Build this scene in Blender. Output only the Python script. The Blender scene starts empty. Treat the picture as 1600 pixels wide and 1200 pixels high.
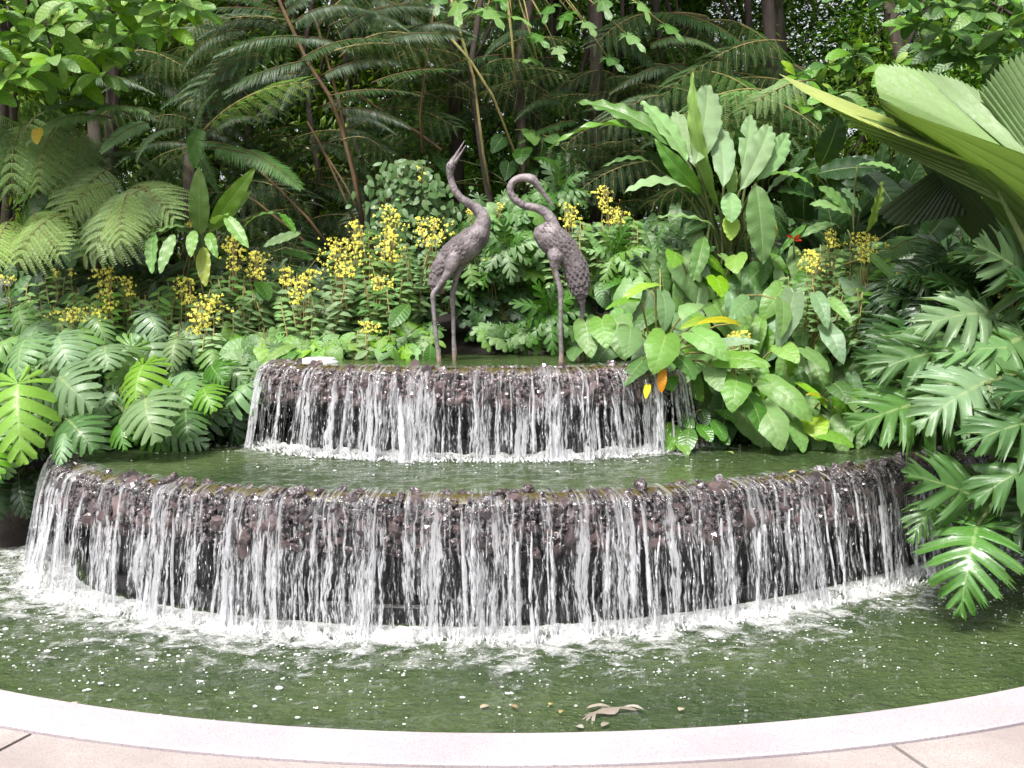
import bpy, bmesh, math, random
from mathutils import Vector, Matrix, noise, Quaternion
from math import sin, cos, pi, radians, sqrt, exp, atan2

R = random.Random(7)
scene = bpy.context.scene
COL = scene.collection

# ------------------------------------------------------------------ camera
F = 1689.0                       # focal length in photo pixels (1600 wide)
CAMZ = 1.7
PITCH = math.atan(150.0 / F)
cam_d = bpy.data.cameras.new("camera")
cam_d.sensor_width = 36.0
cam_d.lens = 36.0 * F / 1600.0
cam_d.clip_start = 0.05
cam_d.clip_end = 3000.0
cam = bpy.data.objects.new("camera", cam_d)
cam.location = (0, 0, CAMZ)
cam.rotation_euler = (pi / 2 - PITCH, 0, 0)
COL.objects.link(cam)
scene.camera = cam

# ------------------------------------------------------------------ sky, sun, exposure
SUN_EL, SUN_AZ = radians(60), radians(212)      # azimuth from +Y clockwise: behind the camera, a bit left
world = bpy.data.worlds.new("World")
scene.world = world
world.use_nodes = True
wn = world.node_tree
wn.nodes.clear()
w_out = wn.nodes.new("ShaderNodeOutputWorld")
w_bg = wn.nodes.new("ShaderNodeBackground")
w_sky = wn.nodes.new("ShaderNodeTexSky")
w_sky.sky_type = 'NISHITA'
w_sky.sun_disc = False
w_sky.sun_elevation = SUN_EL
w_sky.sun_rotation = SUN_AZ
w_sky.air_density = 1.0
w_sky.dust_density = 4.0
w_hs = wn.nodes.new("ShaderNodeHueSaturation")
w_hs.inputs['Saturation'].default_value = 0.22
w_hs.inputs['Value'].default_value = 1.15
wn.links.new(w_sky.outputs[0], w_hs.inputs['Color'])
wn.links.new(w_hs.outputs[0], w_bg.inputs[0])
w_bg.inputs[1].default_value = 0.10
wn.links.new(w_bg.outputs[0], w_out.inputs[0])

sun_d = bpy.data.lights.new("sun", 'SUN')
sun_d.energy = 2.3
sun_d.angle = radians(9)
sun_d.color = (1.0, 0.965, 0.92)
sun = bpy.data.objects.new("sun", sun_d)
sdir = Vector((sin(SUN_AZ) * cos(SUN_EL), cos(SUN_AZ) * cos(SUN_EL), sin(SUN_EL)))
sun.rotation_euler = sdir.to_track_quat('Z', 'Y').to_euler()
sun.location = (0, -3, 12)
COL.objects.link(sun)

scene.view_settings.view_transform = 'Standard'
scene.view_settings.look = 'None'
scene.view_settings.exposure = 1.2
scene.view_settings.gamma = 1.0
scene.view_settings.use_curve_mapping = False
scene.cycles.max_bounces = 7
scene.cycles.diffuse_bounces = 3
scene.cycles.glossy_bounces = 3
scene.cycles.transmission_bounces = 4
scene.cycles.transparent_max_bounces = 14
scene.cycles.caustics_reflective = False
scene.cycles.caustics_refractive = False
scene.cycles.use_denoising = True

# ------------------------------------------------------------------ helpers
def ray(px, py):
    """direction through a photo pixel (1600x1200), world axes"""
    x = (px - 800.0) / F
    v = -(py - 600.0) / F
    return Vector((x, cos(PITCH) + v * sin(PITCH), -sin(PITCH) + v * cos(PITCH)))

def PZ(px, py, z):
    d = ray(px, py)
    t = (z - CAMZ) / d.z
    return Vector((d.x * t, d.y * t, z))

def PY(px, py, y):
    d = ray(px, py)
    t = y / d.y
    return Vector((d.x * t, y, CAMZ + d.z * t))

def mesh(name, verts, faces, uvs=None, smooth=True, mats=None, fmat=None):
    me = bpy.data.meshes.new(name)
    me.from_pydata([tuple(v) for v in verts], [], faces)
    if uvs is not None:
        lay = me.uv_layers.new(name="UVMap")
        buf = [0.0] * (2 * len(me.loops))
        vi = [0] * len(me.loops)
        me.loops.foreach_get("vertex_index", vi)
        for i, v in enumerate(vi):
            buf[2 * i], buf[2 * i + 1] = uvs[v]
        lay.data.foreach_set("uv", buf)
    if smooth:
        me.polygons.foreach_set("use_smooth", [True] * len(me.polygons))
    if mats:
        for m in (mats if isinstance(mats, (list, tuple)) else [mats]):
            me.materials.append(m)
    if fmat:
        me.polygons.foreach_set("material_index", fmat)
    me.update()
    return me

def obj(name, me, parent=None, loc=None):
    o = bpy.data.objects.new(name, me)
    COL.objects.link(o)
    if parent is not None:
        o.parent = parent
    if loc is not None:
        o.location = loc
    return o

def tag(o, label=None, cat=None, group=None, kind=None):
    if label: o['label'] = label
    if cat: o['category'] = cat
    if group: o['group'] = group
    if kind: o['kind'] = kind
    return o

def thing(name, label, cat, loc=(0, 0, 0), group=None):
    o = bpy.data.objects.new(name, None)
    o.empty_display_size = 0.05
    COL.objects.link(o)
    o.location = loc
    return tag(o, label, cat, group)

def jit(a, b):
    return R.uniform(a, b)

class MB:
    """collects pieces into one mesh"""
    def __init__(s):
        s.v, s.f, s.uv, s.m = [], [], [], []
    def add(s, vs, fs, uvs=None, mi=0):
        n = len(s.v)
        s.v.extend(vs)
        s.f.extend([tuple(i + n for i in f) for f in fs])
        s.uv.extend(uvs if uvs is not None else [(0, 0)] * len(vs))
        s.m.extend([mi] * len(fs))
    def tube(s, pts, rads, seg=6, mi=0, cap=True):
        n = len(pts)
        vs, fs, uv = [], [], []
        prev = None
        L = 0
        for i, p in enumerate(pts):
            p = Vector(p)
            t = (Vector(pts[min(i + 1, n - 1)]) - Vector(pts[max(i - 1, 0)]))
            if t.length < 1e-9: t = Vector((0, 0, 1))
            t.normalize()
            if prev is None:
                a = Vector((1, 0, 0)) if abs(t.x) < 0.8 else Vector((0, 1, 0))
                u = t.cross(a).normalized()
            else:
                u = (prev - t * prev.dot(t))
                if u.length < 1e-6: u = t.orthogonal()
                u.normalize()
            prev = u
            w = t.cross(u)
            r = rads[i] if isinstance(rads, (list, tuple)) else rads
            if i: L += (p - Vector(pts[i - 1])).length
            for k in range(seg):
                a = 2 * pi * k / seg
                vs.append(p + (u * cos(a) + w * sin(a)) * r)
                uv.append((k / seg, L))
        for i in range(n - 1):
            for k in range(seg):
                k2 = (k + 1) % seg
                fs.append((i * seg + k, i * seg + k2, (i + 1) * seg + k2, (i + 1) * seg + k))
        if cap:
            fs.append(tuple(range(seg - 1, -1, -1)))
            fs.append(tuple((n - 1) * seg + k for k in range(seg)))
        s.add(vs, fs, uv, mi)
    def build(s, name, mats, smooth=True):
        return mesh(name, s.v, s.f, s.uv, smooth, mats, s.m)

def bez(p0, p1, h, n=8, up=Vector((0, 0, 1))):
    """arched polyline between two points, arch height h along up"""
    p0, p1 = Vector(p0), Vector(p1)
    return [p0.lerp(p1, i / n) + up * (h * 4 * (i / n) * (1 - i / n)) for i in range(n + 1)]

def catmull(pts, ds):
    out = []
    P = [Vector(p) for p in pts]
    P = [P[0] * 2 - P[1]] + P + [P[-1] * 2 - P[-2]]
    for i in range(1, len(P) - 2):
        n = max(1, int((P[i + 1] - P[i]).length / ds))
        for k in range(n):
            t = k / n
            a, b, c, d = P[i - 1], P[i], P[i + 1], P[i + 2]
            out.append(0.5 * ((2 * b) + (c - a) * t + (2 * a - 5 * b + 4 * c - d) * t * t + (3 * b - a - 3 * c + d) * t ** 3))
    out.append(P[-2].copy())
    return out

def sst(a, b, x):
    t = max(0.0, min(1.0, (x - a) / (b - a)))
    return t * t * (3 - 2 * t)

def fbm(x, y, z=0.0, o=3):
    return noise.fractal(Vector((x, y, z)), 0.9, 2.1, o)

# ------------------------------------------------------------------ material kit
class NT:
    def __init__(s, name):
        s.mat = bpy.data.materials.new(name)
        s.mat.use_nodes = True
        s.t = s.mat.node_tree
        s.t.nodes.clear()
        s.out = s.t.nodes.new("ShaderNodeOutputMaterial")
    def n(s, typ, ins=None, **props):
        nd = s.t.nodes.new("ShaderNode" + typ)
        for k, v in props.items():
            setattr(nd, k, v)
        for k, v in (ins or {}).items():
            sock = nd.inputs[k]
            if isinstance(v, bpy.types.NodeSocket):
                s.t.links.new(v, sock)
            elif isinstance(v, bpy.types.Node):
                s.t.links.new(v.outputs[0], sock)
            else:
                sock.default_value = v
        return nd
    def math(s, op, a, b=0.0, c=0.0, clamp=False):
        return s.n("Math", {0: a, 1: b, 2: c}, operation=op, use_clamp=clamp).outputs[0]
    def noise(s, vec, scale, detail=3, rough=0.55, dist=0.0):
        return s.n("TexNoise", {"Vector": vec, "Scale": scale, "Detail": detail, "Roughness": rough, "Distortion": dist}).outputs["Fac"]
    def ramp(s, fac, stops, interp='LINEAR'):
        nd = s.n("ValToRGB", {"Fac": fac})
        nd.color_ramp.interpolation = interp
        el = nd.color_ramp.elements
        while len(el) > 1: el.remove(el[-1])
        el[0].position, el[0].color = stops[0][0], tuple(stops[0][1]) + (1,)
        for p, c in stops[1:]:
            e = el.new(p); e.color = tuple(c) + (1,)
        return nd.outputs[0]
    def mrange(s, v, a, b, c=0.0, d=1.0, smooth=True):
        return s.n("MapRange", {0: v, 1: a, 2: b, 3: c, 4: d}, interpolation_type='SMOOTHSTEP' if smooth else 'LINEAR').outputs[0]
    def mixc(s, f, a, b, mode='MIX'):
        nd = s.n("Mix", None, data_type='RGBA', blend_type=mode)
        for sock, v in ((nd.inputs[0], f), (nd.inputs[6], a), (nd.inputs[7], b)):
            if isinstance(v, bpy.types.NodeSocket): s.t.links.new(v, sock)
            elif isinstance(v, (tuple, list)) and len(v) == 3: sock.default_value = (*v, 1)
            else: sock.default_value = v
        return nd.outputs[2]
    def coord(s, kind="Object"):
        return s.n("TexCoord").outputs[kind]
    def mapping(s, vec, scale=(1, 1, 1), loc=(0, 0, 0)):
        return s.n("Mapping", {"Vector": vec, "Scale": scale, "Location": loc}).outputs[0]
    def bump(s, h, strength=0.5, dist=0.01):
        return s.n("Bump", {"Height": h, "Strength": strength, "Distance": dist}).outputs[0]
    def bsdf(s, **k):
        return s.n("BsdfPrincipled", {a.replace("_", " "): v for a, v in k.items()})
    def fin(s, sh):
        s.t.links.new(sh.outputs[0] if isinstance(sh, bpy.types.Node) else sh, s.out.inputs[0])
        return s.mat

def m_stone_pale(name, base, dark, sc=1.0):
    t = NT(name)
    P = t.coord("Object")
    sp = t.noise(P, 150 * sc, 3, 0.75)
    big = t.noise(P, 2.2, 5, 0.6)
    blot = t.mrange(big, 0.3, 0.75)
    c = t.mixc(blot, dark, base)
    c = t.mixc(t.mrange(sp, 0.50, 0.66), c, tuple(x * 0.66 for x in dark))
    c = t.mixc(t.mrange(t.noise(P, 120, 2), 0.62, 0.70), c, (0.42, 0.34, 0.31))
    st = t.mrange(t.noise(t.mapping(P, (1, 1, 1), (3, 7, 1)), 5.5, 6, 0.7), 0.56, 0.75)
    c = t.mixc(t.math('MULTIPLY', st, 0.35), c, (0.36, 0.31, 0.27))
    b = t.bsdf(Base_Color=c, Roughness=0.75, Normal=t.bump(sp, 0.5, 0.004))
    return t.fin(b)

M = {}
M['coping'] = m_stone_pale('coping_stone', (0.50, 0.445, 0.465), (0.39, 0.335, 0.36))
M['slab'] = m_stone_pale('paving_stone', (0.41, 0.36, 0.345), (0.30, 0.25, 0.24), 0.8)

def mk_grout():
    t = NT('joint_mortar'); P = t.coord()
    return t.fin(t.bsdf(Base_Color=t.mixc(t.noise(P, 60), (0.05, 0.04, 0.05), (0.12, 0.1, 0.11)), Roughness=0.9))
M['grout'] = mk_grout()

def mk_rock(name, wet):
    t = NT(name)
    P = t.coord("Object")
    rnd = t.n("ObjectInfo").outputs["Random"]
    P2 = t.n("VectorMath", {0: P, 1: t.n("CombineXYZ", {0: t.math('MULTIPLY', rnd, 31.0), 1: rnd}).outputs[0]}, operation='ADD').outputs[0]
    n1 = t.noise(P2, 26, 5, 0.65)
    n2 = t.noise(P2, 90, 3, 0.6)
    c = t.ramp(t.math('ADD', t.math('MULTIPLY', rnd, 0.55), t.math('MULTIPLY', n1, 0.5)),
               [(0.15, (0.018, 0.013, 0.016)), (0.38, (0.080, 0.054, 0.060)), (0.60, (0.16, 0.10, 0.10)), (0.84, (0.29, 0.20, 0.195))])
    c = t.mixc(t.mrange(n2, 0.57, 0.68), c, (0.42, 0.36, 0.37))
    geo = t.n("NewGeometry")
    up = t.n("SeparateXYZ", {0: geo.outputs["Normal"]}).outputs[2]
    alg = t.math('MULTIPLY', t.mrange(up, 0.3, 1.0), t.mrange(t.noise(P2, 11, 4), 0.5, 0.68))
    c = t.mixc(t.math('MULTIPLY', alg, 0.55), c, (0.13, 0.09, 0.02))
    v = t.n("TexVoronoi", {"Vector": P2, "Scale": 45.0}).outputs["Distance"]
    hh = t.math('ADD', t.math('MULTIPLY', n1, 0.7), t.math('MULTIPLY', v, 0.5))
    b = t.bsdf(Base_Color=c, Roughness=t.mrange(n2, 0.3, 0.8, 0.12, 0.42), Normal=t.bump(hh, 0.9, 0.012))
    b.inputs['Coat Weight'].default_value = 0.6 if wet else 0.0
    b.inputs['Coat Roughness'].default_value = 0.12
    return t.fin(b)
M['rock'] = mk_rock('wet_lava_rock', True)

def mk_wall():
    t = NT('wet_dark_wall'); P = t.coord("Object")
    n1 = t.noise(P, 14, 6, 0.65)
    c = t.ramp(n1, [(0.3, (0.003, 0.0025, 0.0035)), (0.6, (0.009, 0.007, 0.009)), (0.8, (0.024, 0.018, 0.02))])
    return t.fin(t.bsdf(Base_Color=c, Roughness=0.35, Normal=t.bump(n1, 0.8, 0.03)))
M['wall'] = mk_wall()

def mk_water(name, shallow):
    t = NT(name); P = t.coord("Object")
    big = t.noise(P, 0.9, 4, 0.6)
    c = t.mixc(t.mrange(big, 0.3, 0.7), (0.026, 0.048, 0.014), (0.060, 0.090, 0.028))
    spk = t.mrange(t.noise(t.mapping(P, (1, 2.2, 1)), 34, 5, 0.6), 0.55, 0.75)
    c = t.mixc(t.math('MULTIPLY', spk, 0.5), c, (0.09, 0.12, 0.06))
    r1 = t.noise(t.mapping(P, (1, 1.5, 1)), 15, 4, 0.55)
    r2 = t.noise(t.mapping(P, (1, 1.9, 1), (5, 2, 0)), 48, 3, 0.5)
    h = t.math('ADD', r1, t.math('MULTIPLY', r2, 0.28))
    b = t.bsdf(Base_Color=c, Roughness=0.05, IOR=1.33, Normal=t.bump(h, 1.0 if not shallow else 0.3, 0.055))
    return t.fin(b)
M['water'] = mk_water('pool_water', False)
M['water_calm'] = mk_water('upper_pool_water', True)

def mk_falls(name, dens, seed):
    """sheet of falling water: clear, with white aerated streaks; UV = metres along the rim, metres fallen"""
    t = NT(name)
    uv = t.coord("UV")
    warp = t.noise(t.mapping(uv, (5, 3.2, 1), (seed, 0, 0)), 1.0, 3, 0.6)
    off = t.n("CombineXYZ", {0: t.math('MULTIPLY', t.math('SUBTRACT', warp, 0.5), 0.09)}).outputs[0]
    uw = t.n("VectorMath", {0: uv, 1: off}, operation='ADD').outputs[0]
    fine = t.noise(t.mapping(uw, (95, 9.0, 1), (seed * 3, 0, 0)), 1.0, 4, 0.62)
    mid = t.noise(t.mapping(uw, (34, 1.6, 1), (seed * 5, 2, 0)), 1.0, 3, 0.55)
    big = t.noise(t.mapping(uw, (6.5, 0.35, 1), (seed * 7, 5, 0)), 1.0, 3, 0.5)
    drop = t.noise(t.mapping(uv, (120, 24, 1), (seed, 1, 0)), 1.0, 3, 0.6)
    d = t.math('ADD', t.math('MULTIPLY', mid, 0.62), t.math('MULTIPLY', big, 0.62))
    d = t.math('ADD', d, t.math('MULTIPLY', fine, 0.48))
    d = t.math('ADD', d, t.math('MULTIPLY', drop, 0.28))
    a = t.mrange(d, 0.995 - dens, 1.135 - dens)
    a = t.math('POWER', a, 1.25)
    vv = t.n("SeparateXYZ", {0: uv}).outputs[1]
    a = t.math('MULTIPLY', a, t.mrange(vv, 0.04, 0.24, 0.42, 1.0))
    mott = t.mrange(t.noise(t.mapping(uv, (62, 44, 1), (seed, 9, 0)), 1.0, 4, 0.65), 0.52, 0.68)
    a = t.math('MAXIMUM', a, t.math('MULTIPLY', t.math('MULTIPLY', mott, t.mrange(vv, 0.16, 0.30, 0.62, 0.0)), t.mrange(mid, 0.40, 0.62, 0.15, 1.0)))
    a = t.math('MULTIPLY', a, 0.93)
    hgt = t.math('ADD', fine, t.math('MULTIPLY', mid, 1.6))
    nor = t.bump(hgt, 0.8, 0.02)
    wht = t.bsdf(Base_Color=(0.84, 0.84, 0.87, 1), Roughness=0.25, IOR=1.33, Normal=nor)
    trl = t.n("BsdfTranslucent", {"Color": (0.84, 0.84, 0.88, 1), "Normal": nor})
    foam = t.n("MixShader", {0: 0.45, 1: wht, 2: trl})
    clr = t.n("BsdfTransparent")
    gl = t.n("BsdfGlossy", {"Color": (1, 1, 1, 1), "Roughness": 0.08, "Normal": nor})
    film = t.n("MixShader", {0: t.math('MULTIPLY', t.mrange(d, .92 - dens, 1.05 - dens), 0.05), 1: clr, 2: gl})
    mx = t.n("MixShader", {0: a, 1: film, 2: foam})
    return t.fin(mx)
M['falls_a'] = mk_falls('falling_water_front', 0.012, 3.1)
M['falls_b'] = mk_falls('falling_water_back', -0.025, 8.7)
M['falls_c'] = mk_falls('falling_water_streams', 0.055, 5.2)

def mk_foam():
    t = NT('white_foam')
    uv = t.coord("UV"); P = t.coord("Object")
    v = t.n("SeparateXYZ", {0: uv}).outputs[1]          # 0 at the wall, 1 at the outer edge
    n1 = t.noise(P, 9, 5, 0.62, 0.6)
    n2 = t.noise(t.mapping(P, (1, 1.6, 1)), 55, 5, 0.72, 0.5)
    vor = t.n("TexVoronoi", {"Vector": P, "Scale": 75.0}, feature='DISTANCE_TO_EDGE').outputs["Distance"]
    d = t.math('ADD', t.math('MULTIPLY', n1, 0.75), t.math('MULTIPLY', n2, 0.38))
    thr = t.math('ADD', 0.28, t.math('MULTIPLY', 0.42, t.math('POWER', v, 0.60)))
    a = t.math('MULTIPLY', t.math('SUBTRACT', d, thr), 3.6, clamp=True)
    hole = t.mrange(vor, 0.0, 0.25, 1.0, 0.72)
    a = t.math('MULTIPLY', a, hole, clamp=True)
    b = t.bsdf(Base_Color=(0.86, 0.87, 0.86, 1), Roughness=0.4, Normal=t.bump(n2, 0.7, 0.02))
    return t.fin(t.n("MixShader", {0: a, 1: t.n("BsdfTransparent"), 2: b}))
M['foam'] = mk_foam()

def simple(name, col, rough=0.5, **k):
    t = NT(name)
    P = t.coord("Object")
    c = t.mixc(t.noise(P, k.get('sc', 12), 4), tuple(x * 0.75 for x in col), tuple(min(1, x * 1.25) for x in col))
    b = t.bsdf(Base_Color=c, Roughness=rough, Normal=t.bump(t.noise(P, k.get('bs', 60), 4), k.get('bump', 0.3), 0.01))
    return t.fin(b)
M['bubble'] = simple('bubble_foam', (0.8, 0.82, 0.8), 0.12, bump=0.0)
M['soil'] = simple('dark_leaf_soil', (0.016, 0.011, 0.008), 0.95, sc=8, bs=30, bump=1.0)
M['lip'] = simple('algae_stained_lip', (0.07, 0.055, 0.014), 0.10, sc=18, bs=40, bump=.6)
M['ledge'] = simple('plinth_stone', (0.012, 0.010, 0.012), 0.3)

# ------------------------------------------------------------------ plan curves of the two tiers
ZM, ZU = 0.68, 1.22              # water level of the middle and the upper pool (lower pool: 0)
low_pts = [Vector((-2.62, 8.3, 0)), Vector((-2.85, 7.4, 0)), Vector((-2.80, 6.75, 0))] + \
    [PZ(x, y, ZM) for x, y in ((128, 733), (230, 750), (400, 765), (600, 772), (760, 773), (920, 769), (1100, 757), (1290, 736), (1440, 712), (1530, 690))] + [Vector((3.35, 7.9, 0))]
for p in low_pts: p.z = 0
up_pts = [Vector((-1.62, 8.3, 0)), Vector((-1.63, 7.5, 0)), Vector((-1.50, 6.98, 0)), Vector((-1.14, 6.68, 0)), Vector((-0.7, 6.55, 0)), Vector((-0.2, 6.49, 0)),
          Vector((0.35, 6.55, 0)), Vector((0.80, 6.80, 0)), Vector((1.10, 7.2, 0)), Vector((1.2, 8.3, 0))]

def plan(pts, ds):
    c = catmull(pts, ds)
    out, s = [], 0.0
    for i, p in enumerate(c):
        t = (c[min(i + 1, len(c) - 1)] - c[max(i - 1, 0)]).normalized()
        n = Vector((t.y, -t.x, 0))      # outward: towards the viewer for a left-to-right curve
        if i: s += (p - c[i - 1]).length
        out.append((p, n, s))
    return out

LOW, UPP = plan(low_pts, 0.02), plan(up_pts, 0.02)

# ------------------------------------------------------------------ ground
def gz(x, y):
    ax = abs(x)
    yy = y + 0.55 * max(0.0, ax - 3.25)
    if ax > 5.0: yy = y + 0.55 * 1.75 + 1.2 * (ax - 5.0)
    pts = [(6.75, -0.35), (7.05, 0.1), (7.35, 0.66), (7.75, 1.12), (8.0, 1.30), (9.0, 1.48), (11.0, 1.75), (16.0, 2.0), (60, 2.2)]
    if yy <= pts[0][0]:
        z = -0.35
    else:
        z = pts[-1][1]
        for (a, b), (c, d) in zip(pts, pts[1:]):
            if a <= yy < c:
                z = b + (d - b) * (yy - a) / (c - a); break
    return z + 0.05 * fbm(x * 1.7, y * 1.7, 3.3) * sst(7.6, 8.6, yy)

def grid(name, xs, ys, zf, mat, keep=None):
    vs = [(x, y, zf(x, y)) for y in ys for x in xs]
    nx = len(xs)
    fs = []
    for j in range(len(ys) - 1):
        for i in range(nx - 1):
            if keep and not keep((xs[i] + xs[i + 1]) / 2, (ys[j] + ys[j + 1]) / 2): continue
            fs.append((j * nx + i, j * nx + i + 1, (j + 1) * nx + i + 1, (j + 1) * nx + i))
    return mesh(name, vs, fs, None, True, mat)

xs = [-400, -150, -60, -30, -18, -12] + [-9 + 0.2 * i for i in range(91)] + [12, 18, 30, 60, 150, 400]
ys = [-0.4 + 0.2 * i for i in range(0)] + [6.6 + 0.12 * i for i in range(60)] + [14, 15, 16, 18, 22, 30, 60, 150, 500]
tag(obj('ground', grid('ground', xs, ys, gz, M['soil'])), kind='structure')

# far ground all round, below everything, and the paved terrace
CC, CR = Vector((-0.03, 8.76, 0)), 4.985          # pool circle (inner edge of the coping)
def terrace():
    # paving base outside of the pool circle: dark mortar bed that shows in the joints
    vs, fs = [], []
    n = 160
    for i in range(n + 1):
        a = pi + pi * i / n
        for r in (CR + 0.28, 9, 14, 60, 500):
            vs.append((CC.x + r * cos(a), CC.y + r * sin(a), 0.075))
    for i in range(n):
        for k in range(4):
            b = i * 5 + k
            fs.append((b, b + 1, b + 6, b + 5))
    return mesh('pavement', vs, fs, None, False, M['grout'])
pav = tag(obj('pavement', terrace()), kind='structure')

def ring_piece(name, a0, a1, r0, r1, z0, z1, mat, n=24, bev=0.012):
    prof = [(r0, z0), (r0, z1 - bev), (r0 + bev * .4, z1 - bev * .3), (r0 + bev, z1), (r1 - bev * .6, z1), (r1, z1 - bev * .6), (r1, z0)]
    vs, fs = [], []
    m = len(prof)
    for i in range(n + 1):
        a = a0 + (a1 - a0) * i / n
        for r, z in prof:
            vs.append((CC.x + r * cos(a), CC.y + r * sin(a), z))
    for i in range(n):
        for k in range(m - 1):
            fs.append((i * m + k, (i + 1) * m + k, (i + 1) * m + k + 1, i * m + k + 1))
    fs.append(tuple(range(m)))
    fs.append(tuple(n * m + k for k in reversed(range(m))))
    return mesh(name, vs, fs, None, False, mat)
cop = thing('pool_coping', 'curved pale pink granite kerb along the front edge of the pool', 'kerb', (0, 3.9, 0.1))
cm = obj('coping_stone', ring_piece('coping_stone', pi + 0.25, 2 * pi - 0.25, CR, CR + 0.262, -0.3, 0.105, M['coping'], 200), cop)
cm.matrix_parent_inverse = Matrix.Translation(-Vector(cop.location))

# slabs of the terrace: their radial joints show at the lower corners of the picture
aj = [atan2(PZ(x, y, 0.1).y - CC.y, PZ(x, y, 0.1).x - CC.x) + 2 * pi for x, y in ((40, 1150), (1380, 1153))]
step = (aj[1] - aj[0])
angs = [aj[0] - 2 * step * .6, aj[0] - step * .6, aj[0], aj[1], aj[1] + step * .6, aj[1] + 2 * step * .6]
for a0, a1 in zip(angs, angs[1:]):
    g = 0.0016
    for k, (r0, r1) in enumerate(((CR + 0.276, CR + 1.05), (CR + 1.058, CR + 1.8), (CR + 1.808, CR + 3.4))):
        obj('slab', ring_piece('slab', a0 + g, a1 - g, r0, r1, 0.05, 0.098 + jit(-0.001, 0.001), M['slab'], 16, 0.006), pav)

# ------------------------------------------------------------------ pools
def wave(x, y, amp, k):
    return amp * (noise.noise(Vector((x * k, y * k * 1.4, 0))) + 0.5 * noise.noise(Vector((x * k * 2.3, y * k * 2.9, 4))))
def fr(a, b, d):
    n = int((b - a) / d); return [a + d * i for i in range(n + 1)]
def lowz(x, y): return wave(x, y, 0.011, 5.0) + wave(x + 9, y, 0.004, 15.0)
tag(obj('lower_pool_water', grid('lower_pool_water', fr(-5.4, 5.4, 0.03), fr(3.66, 8.6, 0.03), lowz, M['water'],
    lambda x, y: (x - CC.x) ** 2 + (y - CC.y) ** 2 < (CR + 0.1) ** 2 or y > CC.y)), kind='structure')

def inset_poly(cur, d, z, step=5):
    return [(p - n * d) for p, n, s in cur[::step]]
def fill_water(name, cur, d, z, amp, mat):
    P2 = inset_poly(cur, d, z)
    import bisect
    def inside(x, y):
        c = False
        j = len(P2) - 1
        for i in range(len(P2)):
            xi, yi, xj, yj = P2[i].x, P2[i].y, P2[j].x, P2[j].y
            if (yi > y) != (yj > y) and x < (xj - xi) * (y - yi) / (yj - yi) + xi: c = not c
            j = i
        return c
    x0, x1 = min(p.x for p in P2), max(p.x for p in P2)
    y0 = min(p.y for p in P2)
    return grid(name, fr(x0, x1, 0.025), fr(y0, 8.2, 0.025), lambda x, y: z + wave(x, y, amp, 7), mat, inside)
tag(obj('middle_pool_water', fill_water('middle_pool_water', LOW, 0.0, ZM, 0.004, M['water'])), kind='structure')
tag(obj('upper_pool_water', fill_water('upper_pool_water', UPP, 0.0, ZU, 0.0015, M['water_calm'])), kind='structure')

# ------------------------------------------------------------------ tier walls with their crust of rocks
def rock_mesh(seed, sub=2):
    bm = bmesh.new()
    bmesh.ops.create_icosphere(bm, subdivisions=sub, radius=1.0)
    rr = random.Random(seed)
    planes = [(Vector((rr.gauss(0, 1), rr.gauss(0, 1), rr.gauss(0, 1))).normalized(), rr.uniform(0.55, 0.85)) for _ in range(9)]
    for v in bm.verts:
        for n, d in planes:
            e = v.co.dot(n) - d
            if e > 0: v.co -= n * e * 0.85
        v.co *= 1 + 0.22 * noise.noise(v.co * 2.3 + Vector((seed * 3.1, 0, 0)))
        v.co.z *= 0.8
    me = bpy.data.meshes.new('stone')
    bm.to_mesh(me); bm.free()
    me.materials.append(M['rock'])
    return me
ROCKS = [rock_mesh(k, 2) for k in range(7)]
for me in ROCKS: me.polygons.foreach_set("use_smooth", [False] * len(me.polygons))

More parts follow.
